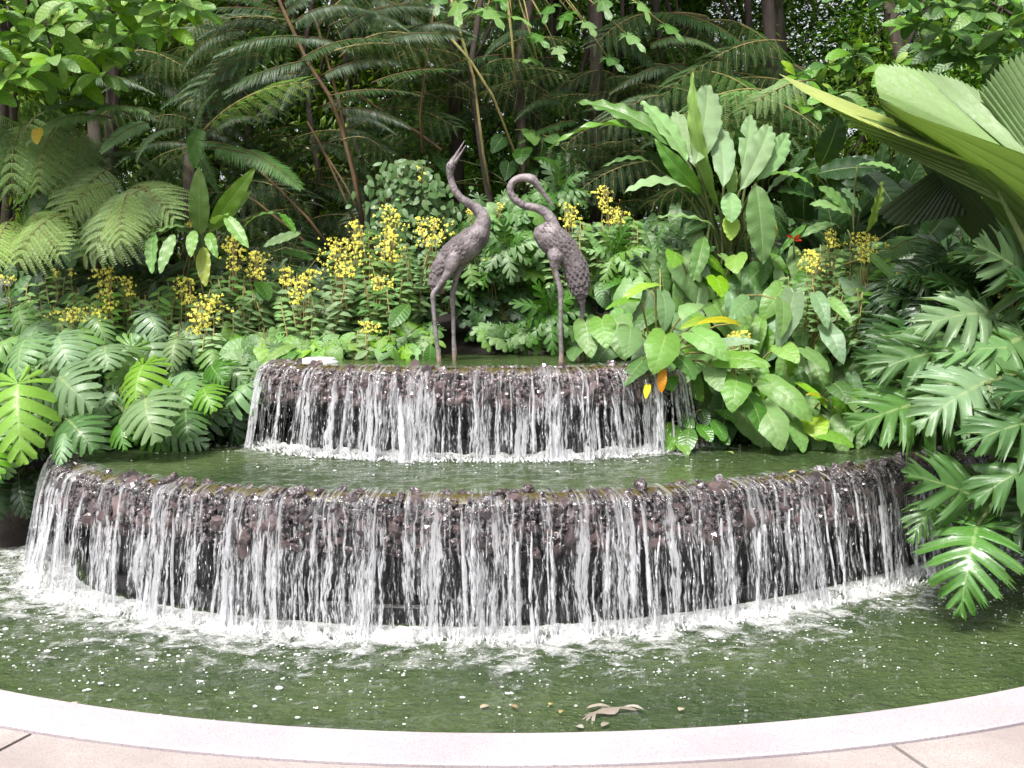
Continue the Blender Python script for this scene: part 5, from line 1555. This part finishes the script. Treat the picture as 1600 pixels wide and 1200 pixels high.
lg = thing('log', 'mossy brown log leaning against the vine-covered stump', 'log', PY(690, 450, 7.9))
b = MB(); pp = [PY(620, 350, 7.95), PY(640, 378, 7.9), PY(660, 405, 7.88), PY(678, 432, 7.86), PY(692, 462, 7.85)]
b.tube(pp, [.035, .048, .05, .052, .05], 9); child_mesh(lg, 'log_body', b, M['bark'])

# ================================================================== ferns and stalks
TF = {}
def fern_thing(key, label, at, trunk=None, r=.07, mat='bark', grp='tree ferns behind the fountain'):
    root = thing('tree_fern', label, 'tree fern', at, grp)
    TF[key] = root
    if trunk:
        b = MB(); b.tube(trunk, [r * (1.15 - .3 * i / (len(trunk) - 1)) for i in range(len(trunk))], 9)
        child_mesh(root, 'trunk', b, M[mat])
    return root
def nn(): return Vector((jit(-.35, .35), -.45 + jit(-.25, .2), .85))

# pale tree fern, left
A = fern_thing('pale', 'tree fern with pale feathery fronds at the left edge', PY(120, 470, 8.2), [PY(150, 500, 8.3), PY(150, 400, 8.3), PY(150, 250, 8.3), PY(146, 175, 8.35)], .055, 'bark_pink')
PF = (.30, .46, .13); PF2 = (.17, .30, .08)
for (bx, by, tx, ty, Y, w, c, m) in ((232, 292, 150, 392, 7.4, 1.35, PF, 1), (215, 290, 275, 345, 7.5, 1.1, PF, 0), (180, 285, 105, 330, 7.5, 1.4, PF, 0), (95, 335, 30, 415, 7.2, 1.3, PF, 1), (20, 340, -10, 420, 7.2, 1.4, PF, 0), (60, 345, 95, 400, 7.25, 1.5, PF, 2),
                                    (130, 200, 95, 300, 7.7, 1.2, PF2, 1), (90, 195, 60, 300, 7.6, 1.2, PF2, 0), (40, 190, 20, 300, 7.6, 1.3, PF2, 1), (0, 190, -20, 290, 7.6, 1.2, PF2, 0), (20, 205, -50, 250, 7.5, 1.2, MIDG, 1), (140, 220, 120, 315, 7.8, 1.1, MIDG, 0),
                                    (150, 230, 155, 330, 7.9, 1.2, DEEP, 1), (60, 300, 60, 360, 7.7, 1.3, MIDG, 0), (110, 210, 30, 190, 7.9, 1.0, MIDG, 2), (200, 300, 190, 380, 7.3, 1.3, PF, 0), (250, 300, 215, 350, 7.4, 1.3, PF2, 2)):
    for rep in range(2):
        e = [jit(-24, 24) * rep for _ in range(4)]
        frond(A, BIP[(m + rep) % 3], (bx + e[0], by + e[1]), (tx + e[2], ty + e[3]), Y + .1 + .15 * rep, Y - .15 + .12 * rep, c, w * .85, nn() + Vector((0, -.5, -.3)))
for (bx, by, tx, ty, Y, w, c) in ((175, 185, 42, 225, 7.6, .9, PALE), (240, 178, 128, 190, 7.7, .9, PALE), (235, 190, 158, 238, 7.6, 1.0, GREY), (275, 200, 213, 252, 7.55, 1.0, GREY), (200, 178, 60, 180, 7.8, .8, MIDG), (310, 200, 305, 262, 7.7, 1.1, MIDG),
                                (155, 255, 130, 320, 7.7, 1.0, MIDG), (110, 280, 20, 325, 7.6, .8, MIDG), (165, 245, 250, 275, 7.9, .9, DEEP), (85, 270, 50, 345, 7.6, .9, DEEP)):
    frond(A, R.choice(PINL), (bx, by), (tx, ty), Y + .1, Y - .12, c, w * 1.25, nn())

Bf = fern_thing('mid', "tree fern with a slim trunk rising behind the bird's nest fern", PY(296, 420, 8.5), [PY(298, 480, 8.5), PY(297, 330, 8.5), PY(293, 225, 8.5)], .05, 'bark_pink')
for (bx, by, tx, ty, Y, w, c, me) in ((318, 205, 485, 128, 8.2, .75, (.12, .24, .035), BIP[2]), (300, 230, 205, 285, 8.3, .9, DEEP, BIP[0]), (300, 225, 400, 250, 8.3, .9, DEEP, PIN[0]), (330, 230, 470, 288, 8.1, .9, MIDG, PIN[0]), (380, 232, 470, 295, 8.0, 1.1, MIDG, PIN[2]),
                                      (300, 225, 340, 300, 8.3, .9, MIDG, PIN[1]), (310, 220, 260, 170, 8.5, .9, DEEP, PIN[0]), (295, 225, 180, 260, 8.4, .8, DEEP, PIN[1]), (300, 220, 340, 140, 8.6, .9, DEEP, PIN[0]), (290, 240, 230, 325, 8.3, .9, DEEP, BIP[1]), (320, 215, 420, 190, 8.6, .9, DARK, PIN[1])):
    frond(Bf, me, (bx, by), (tx, ty), Y + .1, Y - .15, c, w, nn())

# big dark fern on long brown stalks, centre left
C_ = fern_thing('stalks', 'big dark fern on long leaning brown stalks left of the cranes', PY(545, 480, 8.9))
b_ = []
for pts, r in (([(566, 345), (552, 270), (534, 200), (515, 150), (482, 100), (440, 10), (425, -30)], .034), ([(566, 350), (556, 280), (540, 215), (530, 160), (512, 95), (490, 20)], .026), ([(556, 350), (530, 290), (500, 225), (480, 190)], .018),
               ([(520, 392), (480, 340), (435, 295), (405, 265)], .022), ([(492, 392), (450, 355), (400, 315), (370, 300)], .020), ([(690, 235), (650, 205), (600, 175), (555, 145)], .022), ([(660, 240), (656, 180), (668, 80), (680, 0)], .02),
               ([(560, 330), (540, 290), (505, 235)], .016)):
    b = MB(); q = [PY(x, y, 8.7 + .05 * i) for i, (x, y) in enumerate(pts)]
    b.tube(q, [.62 * r * (1 - .4 * i / len(q)) for i in range(len(q))], 7)
    o = child_mesh(C_, 'stalk', b, M['stalk'])
b_tips = []
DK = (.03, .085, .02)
rr = random.Random(5)
for (bx, by, tx, ty, w, c) in ((440, 20, 300, 20, .9, DK), (455, 45, 310, 60, .9, DK), (470, 75, 330, 105, .9, DK), (480, 95, 350, 145, .9, DK), (440, 10, 560, -10, .9, DK), (455, 40, 600, 25, .9, DK), (478, 90, 620, 60, .9, DK), (500, 120, 640, 100, .9, DK),
                              (515, 150, 660, 150, .9, DK), (505, 130, 400, 190, .8, DARK), (530, 170, 640, 200, .8, DARK), (430, 0, 350, -20, .8, DK), (520, 60, 700, 20, .9, DK), (530, 90, 700, 80, .9, DK), (500, 40, 650, -10, .9, DK),
                              (460, 60, 560, 90, .8, DEEP), (485, 100, 440, 170, .7, DARK), (540, 200, 620, 240, .7, DARK), (370, 60, 290, 100, .9, DK), (400, 90, 300, 150, .8, DARK), (580, 130, 720, 110, .8, DK), (600, 60, 740, 60, .8, DK),
                              (420, 0, 300, -10, .9, DEEP), (560, 30, 640, 50, .9, DEEP), (340, 30, 290, 60, .9, DK)):
    for rep in range(2):
        j = [rr.uniform(-22, 22) for _ in range(4)] if rep else [0] * 4
        Y = 8.6 + rr.uniform(-.3, .5) + .25 * rep
        frond(C_, rr.choice(PIN + PIN + BIP), (bx + j[0], by + j[1]), (tx + j[2], ty + j[3]), Y + .1, Y - .2, c, w * .8, nn() + Vector((0, rr.uniform(-.5, .3), 0)))

def scatter_ferns(label, at, region, n, Yr, L, cols, seed, meshes=None, w=.85, grp='tree ferns behind the fountain', trunk=None):
    rr = random.Random(seed)
    root = fern_thing(seed, label, at, trunk, .06)
    for (x, y) in spread(region, n, seed):
        Y = rr.uniform(*Yr); a = rr.choice((rr.uniform(-.5, .6), pi + rr.uniform(-.6, .5)))
        l = rr.uniform(*L) * F / Y
        dx, dy = cos(a) * l, sin(a) * l * .8 + l * .18
        frond(root, rr.choice(meshes or (PIN + BIP + BIP)), (x - dx / 2, y - dy / 2), (x + dx / 2, y + dy / 2), Y + .15, Y - .2, rr.choice(cols), w * rr.uniform(.8, 1.1), nn())
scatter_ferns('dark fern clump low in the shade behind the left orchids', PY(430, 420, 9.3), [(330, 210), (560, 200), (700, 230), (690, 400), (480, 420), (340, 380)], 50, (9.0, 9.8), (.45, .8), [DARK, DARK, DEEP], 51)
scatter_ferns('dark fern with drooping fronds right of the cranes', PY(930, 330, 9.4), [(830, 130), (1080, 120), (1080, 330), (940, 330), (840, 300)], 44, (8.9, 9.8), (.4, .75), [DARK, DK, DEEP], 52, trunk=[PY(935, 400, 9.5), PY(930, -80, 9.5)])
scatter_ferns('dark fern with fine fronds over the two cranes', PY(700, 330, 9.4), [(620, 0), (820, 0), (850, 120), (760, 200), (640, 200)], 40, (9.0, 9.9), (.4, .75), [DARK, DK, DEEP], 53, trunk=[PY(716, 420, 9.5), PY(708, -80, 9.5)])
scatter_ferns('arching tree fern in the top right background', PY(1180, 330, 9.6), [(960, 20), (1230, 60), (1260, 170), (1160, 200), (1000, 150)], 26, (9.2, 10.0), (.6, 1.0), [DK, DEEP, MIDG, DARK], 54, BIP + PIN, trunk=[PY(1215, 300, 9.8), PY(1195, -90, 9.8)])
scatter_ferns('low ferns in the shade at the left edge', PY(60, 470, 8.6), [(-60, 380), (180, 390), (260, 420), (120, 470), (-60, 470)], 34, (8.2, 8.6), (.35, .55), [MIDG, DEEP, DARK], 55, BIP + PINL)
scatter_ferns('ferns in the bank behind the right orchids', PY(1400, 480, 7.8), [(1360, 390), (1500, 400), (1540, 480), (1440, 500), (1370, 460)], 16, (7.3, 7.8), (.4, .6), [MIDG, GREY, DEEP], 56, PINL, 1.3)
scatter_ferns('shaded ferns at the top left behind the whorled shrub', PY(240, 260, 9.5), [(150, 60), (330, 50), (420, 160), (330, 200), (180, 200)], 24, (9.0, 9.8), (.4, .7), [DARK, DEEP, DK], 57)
fr1 = scatter_ferns('feathery grey-green fern at the foot of the upper background', PY(1250, 180, 9.0), [(1130, 150), (1240, 150), (1240, 200), (1140, 230)], 10, (8.6, 9.0), (.6, .9), [PALE, MIDG, DK], 58, BIP)

# ================================================================== trees
def leafcloud(name, clumps, per, lsize, seed, spread_=.55, droop=.4, quad=False):
    """unit crown: clumps of leaves in an uneven ellipsoid"""
    rr = random.Random(seed)
    b = MB()
    for c in range(clumps):
        d = Vector((rr.gauss(0, 1), rr.gauss(0, 1), rr.gauss(0, 1))).normalized()
        rad = rr.uniform(.35, 1.0)
        cc = d * rad
        s = rr.uniform(.12, .26) * spread_ * 1.6
        for k in range(per):
            p = cc + Vector((rr.gauss(0, s), rr.gauss(0, s), rr.gauss(0, s * .6)))
            out = (p - cc); out = out.normalized() if out.length > 1e-3 else d
            ld = (out + Vector((rr.uniform(-.5, .5), rr.uniform(-.5, .5), -droop + rr.uniform(-.3, .3)))).normalized()
            up = Vector((rr.uniform(-.5, .5), rr.uniform(-.5, .5), 1)).normalized()
            L = lsize * rr.uniform(.7, 1.3); w = L * rr.uniform(.34, .48)
            x = ld.cross(up).normalized(); nz = x.cross(ld)
            b.add([p, p + ld * L * .42 + x * w * .5 - nz * L * .05, p + ld * L * .45 + nz * L * .03, p + ld * L * .42 - x * w * .5 - nz * L * .05, p + ld * L - nz * L * .12], [(0, 1, 2), (0, 2, 3), (1, 4, 2), (2, 4, 3)])
    return b.build(name, M['crown'], False)
CROWN = [leafcloud('crown', 70, 70, .075, 11), leafcloud('crown', 90, 55, .065, 12), leafcloud('crown', 60, 80, .09, 13), leafcloud('crown', 45, 60, .12, 14)]
FAR = [leafcloud('crown', 110, 60, .05, 15), leafcloud('crown', 120, 50, .045, 16)]

def tree(label, x, y, ztop, crowns, col=(1, 1, 1), tr=.10, lean=(0, 0), mat='bark', limbs=5, name='tree', grp='trees behind the fountain', zb=None):
    z0 = gz(x, y) - .1 if zb is None else zb
    root = thing(name, label, 'tree', (x, y, z0), grp)
    top = Vector((x + lean[0], y + lean[1], ztop))
    base = Vector((x, y, z0))
    b = MB()
    ax = [base.lerp(top, i / 8) + Vector((.10 * sin(i * 1.7 + x), .08 * cos(i * 2.1 + x), 0)) * (i > 0) for i in range(9)]
    b.tube(ax, [tr * (1.25 if i == 0 else 1 - .085 * i) for i in range(9)], 9)
    child_mesh(root, 'trunk', b, M[mat])
    b = MB()
    for k in range(limbs):
        c = crowns[k % len(crowns)]
        s = ax[3 + k % 5]
        e = Vector(c[0]) + Vector((jit(-.5, .5), jit(-.5, .5), jit(-.3, .3))) * c[1][0]
        b.tube([s, s.lerp(e, .45) + Vector((0, 0, .1)), e], [tr * .4, tr * .28, tr * .1], 6)
    if limbs: child_mesh(root, 'limbs', b, M[mat], stuff=True)
    for c, s, me in crowns:
        o = bpy.data.objects.new('crown', me); COL.objects.link(o); o.parent = root
        o.matrix_local = Matrix.Translation(Vector(c) - Vector(root.location)) @ Matrix.Rotation(jit(0, 6.28), 4, 'Z') @ Matrix.Diagonal((s[0], s[1], s[2], 1))
        o.color = (*[k * jit(.85, 1.15) for k in col], 1)
    return root
def at(px, py, Y): return tuple(PY(px, py, Y))

# trunks that show in the picture
tree('slender tree with a reddish trunk rising between the two cranes', PY(757, 400, 9.0).x, 9.0, 7.0, [((.1, 9.4, 6.1), (1.7, 1.5, 1.0), CROWN[0]), ((-.8, 9.8, 5.4), (1.2, 1.2, .8), CROWN[1])], tr=.035, mat='bark_pink', lean=(-.05, .1))
tree('dark trunked tree behind the head of the bent crane', PY(818, 400, 9.2).x, 9.2, 7.2, [((.7, 9.6, 6.3), (1.8, 1.5, 1.0), CROWN[2]), ((.3, 10, 5.2), (1.2, 1.0, .8), CROWN[1])], tr=.05, mat='bark_pink', lean=(.1, 0))
tree('thick dark trunk in the top right, wrapped by climbers', PY(1193, 300, 10.5).x, 10.5, 7.8, [((2.8, 11, 7.2), (2.0, 1.8, 1.2), CROWN[0]), ((1.7, 11.3, 6.0), (1.3, 1.2, .9), CROWN[1])], tr=.13)
tree('thin dark tree left of the thick dark trunk', PY(1160, 300, 10.2).x, 10.2, 7.4, [((1.9, 10.8, 6.4), (1.6, 1.4, .9), CROWN[1])], tr=.05, lean=(-.1, 0))
tree('dark trunked tree behind the whorled shrub at the far left', PY(18, 300, 8.9).x, 8.9, 7.0, [((-4.4, 9.6, 6.2), (1.8, 1.5, 1.1), CROWN[2])], tr=.075)
tree('dark trunk right of the whorled shrub', PY(172, 300, 9.3).x, 9.3, 7.2, [((-3.2, 9.9, 6.5), (1.7, 1.4, .9), CROWN[0])], tr=.075)
tree('brown trunked tree behind the top right leaves', PY(1385, 300, 10.0).x, 10.0, 7.4, [((4.0, 10.6, 6.6), (1.8, 1.5, 1.0), CROWN[3])], tr=.08, mat='bark_pink')
for i, (px, Y, lean, tr, lab) in enumerate(((875, 9.8, .35, .03, 'thin dark leaning stem right of the bent crane head'), (912, 9.8, .5, .03, 'thin dark stem leaning right between the crane and the banana-like clump'), (948, 10.0, .7, .025, 'third thin dark leaning stem, nearest the banana-like clump'),
                                        (845, 9.9, .05, .03, 'upright thin dark stem beside the bent crane'), (1000, 10.2, .2, .03, 'thin dark upright stem behind the banana-like clump'), (560, 10.1, -.1, .04, 'dark trunk deep in the shade left of the vine column'),
                                        (480, 10.0, .1, .04, 'dark trunk deep in the shade behind the brown stalks'), (380, 10.2, 0, .05, "dark trunk deep in the shade above the bird's nest fern"), (1060, 10.3, -.1, .04, 'dark trunk deep in the shade above the banana-like clump'))):
    x = PY(px, 300, Y).x
    tree(lab, x, Y, 6.2, [((x + lean, Y + .3, 5.6), (1.1, 1.0, .7), CROWN[i % 3])], tr=tr, lean=(lean, .2), limbs=3, grp='thin stems in the shade')

# climber with heart leaves on the trunk, and pale lobed leaves hanging over it
CL = Plant('climber', 'climbing plant with large heart leaves on the trunk behind the head of the bent crane', 'climber', PY(818, 300, 9.05), None, 'stem', .006)
hero(CL, [(828, 205, 836, 228, 8.9, 1.1, FRESH), (858, 212, 872, 228, 8.9, 1.0, MIDG), (818, 232, 814, 258, 8.8, 1.1, MIDG), (842, 245, 874, 278, 8.8, .8, MIDG), (795, 255, 790, 282, 8.8, 1.0, DEEP), (785, 215, 768, 240, 8.9, .9, DEEP), (830, 260, 835, 285, 8.85, .9, DEEP),
          (870, 235, 890, 250, 8.95, .9, DEEP), (690, 250, 700, 275, 8.9, 1.0, DEEP), (665, 300, 660, 325, 8.8, 1, DEEP)], HEART)
CL.done()
HG = Plant('lobed_climber', 'climber with pale three-lobed leaves hanging at the top centre', 'climber', PY(790, -60, 8.4), None, 'stem_y', .006)
hero(HG, [(715, 5, 718, 45, 8.2, 1.0, FRESH), (760, 15, 788, 50, 8.2, .9, FRESH), (740, 18, 800, 30, 8.3, .7, PALE), (800, 25, 832, 45, 8.2, .7, PALE), (830, 55, 860, 78, 8.2, .7, MIDG), (870, 75, 880, 100, 8.2, .9, PALE), (915, 35, 930, 60, 8.2, .9, PALE),
          (840, 95, 815, 98, 8.3, .8, PALE), (980, 55, 1010, 85, 8.3, .6, PALE), (890, 20, 870, 50, 8.4, .8, MIDG), (940, 0, 955, 35, 8.3, .8, MIDG), (1000, 5, 1015, 40, 8.3, .7, PALE), (860, 10, 850, 40, 8.3, .8, MIDG), (1040, 40, 1070, 70, 8.3, .6, MIDG),
          (780, -10, 790, 20, 8.2, .8, MIDG), (690, -10, 680, 30, 8.3, .8, MIDG), (950, 90, 975, 115, 8.4, .7, MIDG)], SYNG)
for pts in ([(700, -20), (722, 60), (740, 120), (755, 240), (766, 300)], [(705, 60), (735, 95), (770, 150), (805, 240)], [(790, -20), (800, 60), (805, 130)]):
    HG.b.tube([PY(x, y, 8.9) for x, y in pts], .012, 6)
HG.done()

# whorled broadleaf shrubs: top left and top right
def whorl_shrub(label, trunk_at, spots, L, cols, seed, top):
    rr = random.Random(seed)
    root = thing('broadleaf_tree', label, 'tree', trunk_at)
    inv = trunk_at
    b = MB()
    b.tube([trunk_at, trunk_at.lerp(top, .5) + Vector((.1, 0, 0)), top], [.06, .05, .03], 8)
    n = 0
    for (x, y, Y) in spots:
        c = PY(x, y, Y)
        if rr.random() < .5: b.tube([top.lerp(trunk_at, rr.uniform(0, .5)), c.lerp(top, .4) + Vector((0, 0, .1)), c], [.018, .012, .006], 5)
        m = rr.choice((6, 7, 8))
        a0 = rr.uniform(0, 6)
        fresh = rr.random() < .35
        for k in range(m + 2):
            a = a0 + 2 * pi * k / m
            el = rr.uniform(-.75, .0) if k < m else rr.uniform(.4, .9)
            d = Vector((cos(a) * cos(el), sin(a) * cos(el) - .25, sin(el))).normalized()
            ll = rr.uniform(*L) * (1 if k < m else .6)
            p0 = c + d * .02
            o = put(rr.choice(ELL), root, p0, p0 + d * ll, Vector((rr.uniform(-.2, .2), -.95, .75)), rr.uniform(.85, 1.05), rr.choice(cols) if k < m else LIME)
            n += 1
    child_mesh(root, 'branches', b, M['bark'], stuff=True)
    return n
sp = []
for (x, y) in spread([(-60, -40), (130, -40), (300, -30), (300, 20), (250, 70), (190, 50), (160, 120), (100, 120), (50, 110), (-60, 170)], 46, 77): sp.append((x, y, 7.3 + R.uniform(-.4, .5)))
whorl_shrub('tree with whorls of fresh green oval leaves filling the top left corner', Vector((-4.1, 8.3, 1.2)), sp, (.17, .27), [FRESH, FRESH, BRIGHT, BRIGHT], 3, Vector((-3.7, 8.1, 4.6)))
sp = []
for (x, y) in spread([(1330, -40), (1660, -40), (1660, 80), (1560, 90), (1480, 90), (1440, 60), (1400, 30)], 20, 78): sp.append((x, y, 7.9 + R.uniform(-.3, .5)))
for (x, y) in spread([(1240, 90), (1400, 60), (1520, 60), (1600, 80), (1400, 100), (1380, 170), (1250, 180)], 10, 79): sp.append((x, y, 9.0 + R.uniform(-.3, .3)))
whorl_shrub('tree with clustered oval leaves hanging in the top right corner', Vector((4.9, 9.3, 1.6)), sp, (.18, .28), [MIDG, FRESH, FRESH, MIDG], 4, Vector((4.5, 8.9, 4.9)))

# dense broadleaf shrubs that close the view under the crowns
SHR = [(-4.6, 10.0, 2.6, 1.5, 'left edge of the background, behind the pale tree fern'), (-3.0, 10.6, 2.9, 1.5, 'background behind the slim fern trunk'), (-1.6, 10.9, 2.8, 1.3, 'background behind the brown stalks'), (-.3, 10.8, 2.7, 1.2, 'background over the taller crane'),
       (.9, 10.9, 2.8, 1.2, 'background over the bent crane'), (2.1, 10.8, 3.0, 1.3, 'background behind the thick dark trunk'), (3.3, 10.4, 3.0, 1.3, 'background above the giant palm leaf'), (4.6, 9.9, 2.7, 1.5, 'right end of the background, behind the giant palm leaf'), (6.2, 9.8, 2.8, 1.7, 'background outside the right edge'), (-6.4, 9.8, 2.8, 1.7, 'background outside the left edge')]
for i, (x, y, z, r, lab) in enumerate(SHR):
    lit = (2.1, 1.9, 1.2) if x > 1.8 else (2.0, 1.9, 1.1)  # crown colour multiplied up, standing in for light the canopy blocks
    tree('bushy small-leaved tree in the ' + lab, x, y, z + .8, [((x, y, z), (r, .9, r * .95), CROWN[i % 3]), ((x + .5, y + .7, z + 1.2), (r, .9, r * .7), CROWN[(i + 1) % 3])], lit, .05, limbs=4, name='shrub_tree')
# taller trees further back and their crowns overhead
BK = [(-9, 13, 5.4, 2.6), (-6, 13.5, 5.2, 2.4), (-3.6, 13.0, 5.0, 2.2), (-1.2, 13.6, 5.0, 2.2), (1.2, 13.2, 5.2, 2.2), (3.4, 14.0, 4.2, 2.0), (6.2, 13.4, 4.6, 2.2), (9, 13, 5.4, 2.6), (-7, 16.5, 5.5, 2.8), (-3, 17, 5.4, 2.8), (.5, 17.5, 5.4, 2.8), (8, 17, 5, 2.8), (-11, 10.5, 5, 2.6), (11, 10.5, 5, 2.6)]
WORDS = ['far left of the far row', 'second from the left in the far row', 'third from the left in the far row', 'far row, left of the two cranes', 'far row, right of the two cranes', 'low one under the sky gaps', 'far row, behind the giant palm leaf', 'right end of the far row',
         'deepest row on the left', 'deepest row behind the brown stalks', 'deepest row behind the cranes', 'deepest row on the right', 'outside the left edge', 'outside the right edge']
for i, (x, y, z, r) in enumerate(BK):
    lit = (2.5, 2.3, 1.4)  # raised crown tint makes the far trees look sunlit
    tree('leafy background tree, ' + WORDS[i], x, y, z + 1, [((x, y, z), (r, 1.5, r), FAR[i % 2]), ((x + .8, y + .4, z - 2.2), (r, 1.3, r * .8), FAR[(i + 1) % 2]), ((x - .5, y - .3, z + 1.9), (r * .9, 1.6, r * .6), CROWN[i % 3])], lit, .12, limbs=5, name='background_tree', grp='tall trees in the far background')
# canopy over the planting (what shades it): crowns above the frame
for i, (x, y, z, r) in enumerate([(-6.0, 10.8, 7.2, 2.0), (-2.6, 11.4, 7.8, 1.8), (.4, 11.6, 7.9, 1.8), (3.9, 11.2, 7.6, 1.8), (-4.2, 12.4, 7.8, 2.2), (2.2, 12.6, 8.0, 2.0), (7.0, 11.0, 7.4, 2.0)]):
    tree('tall canopy tree whose crown spreads above the view, number %s from the left' % ('one', 'three', 'five', 'six', 'two', 'four', 'seven')[i], x, y + 1.0, z - .3, [((x, y, z), (r, r * .8, .9), CROWN[i % 4]), ((x + .6, y + .5, z + .6), (r, r * .8, .8), CROWN[(i + 1) % 4])], (1, 1, 1), .11, limbs=6, name='canopy_tree', grp='canopy trees over the planting')

# low bushes that carry the banks on past the edges of the picture
for (x, y, z, r, lab) in ((5.0, 7.9, 1.3, .9, 'right end of the pool, outside the picture'), (6.3, 8.3, 1.7, 1.1, 'far right bank, outside the picture'), (-4.9, 8.0, 1.3, .9, 'left end of the pool, outside the picture'), (-6.2, 8.4, 1.7, 1.1, 'far left bank, outside the picture'), (4.3, 7.6, 1.0, .6, 'bank under the fan palm'), (5.4, 9.0, 2.0, 1.2, 'slope behind the fan palm'), (-5.5, 9.0, 2.0, 1.2, 'slope beyond the pale tree fern')):
    tree('low leafy bush at the ' + lab, x, y, z + .3, [((x, y, z), (r, r * .8, r * .75), CROWN[3])], (1.2, 1.2, 1.0), .03, limbs=3, name='bush', grp='bushes at the ends of the banks')

# far wood: reads as one mass
b = MB()
rr = random.Random(99)
for k in range(26000):
    x = rr.uniform(-22, 22); y = rr.uniform(18.5, 21.5)
    zt = 7.5 + 1.6 * noise.noise(Vector((x * .35, 0, 0))) - 2.0 * exp(-((x - 5.2) / 1.9) ** 2)
    z = 1.9 + (zt - 1.9) * rr.random() ** .8
    if noise.noise(Vector((x * .8, y * .8, z * .8))) < -.22: continue
    p = Vector((x, y, z)); L = rr.uniform(.22, .45)
    d = Vector((rr.uniform(-1, 1), rr.uniform(-1, .3), rr.uniform(-1, .5))).normalized(); q = d.cross(Vector((rr.uniform(-1, 1), -1, rr.uniform(0, 1)))).normalized()
    b.add([p, p + d * L * .45 + q * L * .24, p + d * L, p + d * L * .45 - q * L * .24], [(0, 1, 2, 3)])
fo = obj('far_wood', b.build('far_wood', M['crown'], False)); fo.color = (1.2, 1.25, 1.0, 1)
tag(fo, 'far wood of green trees closing the view behind everything', 'wood', kind='stuff')

yl = thing('fallen_leaf', 'round yellow leaf caught on the fern at the far left', 'fallen leaf', PY(58, 216, 7.3))
put(HEART[0], yl, PY(58, 204, 7.3), PY(58, 226, 7.25), (0, -1, .3), 1.1, (.75, .5, .04, 1), 'leaf_blade')

# ================================================================== litter on the pool
lt = []
for i, (x, y, L, w, c, lab) in enumerate(((965, 1112, .19, .55, (.36, .30, .26), 'large brown withered leaf floating in the front pool near the kerb'), (935, 1106, .10, .7, (.50, .42, .36), 'pale curled part of the withered leaf pile near the kerb'), (990, 1108, .09, .6, (.58, .52, .46), 'light dry leaf at the right end of the withered leaf'), (757, 1104, .045, 1.6, (.62, .5, .35), 'small pale leaf floating left of the withered leaf'), (803, 1104, .04, 1.2, (.5, .3, .15), 'small brown leaf floating close to the pale one'),
                                       (860, 1100, .02, 2, (.7, .55, .2), 'tiny yellow leaf floating left of the withered leaf'), (1064, 1108, .035, 2.0, (.62, .5, .35), 'small cream leaf floating right of the withered leaf'), (876, 1112, .03, 1.4, (.6, .4, .2), 'thin orange leaf floating beside the withered one'),
                                       (906, 1136, .035, 1.8, (.6, .55, .45), 'pale round leaf floating nearest the kerb'), (945, 1132, .05, 1.4, (.4, .34, .28), 'curled brown leaf under the large withered one'), (1100, 688, .07, 1.0, (.35, .45, .05), 'green fallen leaf on the middle pool'), (1140, 708, .07, 1.0, (.35, .42, .05), 'yellow-green leaf floating at the back of the middle pool'),
                                       (115, 1100, .05, 1.4, (.75, .6, .5), 'pale leaf stuck at the kerb on the left'), (1240, 738, .08, .9, (.6, .4, .08), 'yellow-brown leaf caught on the rocks of the lower wall'))):
    z = .014 if y > 800 else ZM + .012
    p = PZ(x, y, z)
    t = thing('floating_leaf', lab, 'fallen leaf', p, 'fallen leaves on the water')
    a = R.uniform(0, 3) if L < .1 else .15
    put(SYNG[0] if L > .1 else ELL[i % 3], t, p - Vector((cos(a), sin(a), 0)) * L * .5, p + Vector((cos(a), sin(a), 0)) * L * .5, (0, 0, 1), w, (*c, 1), 'leaf_blade')
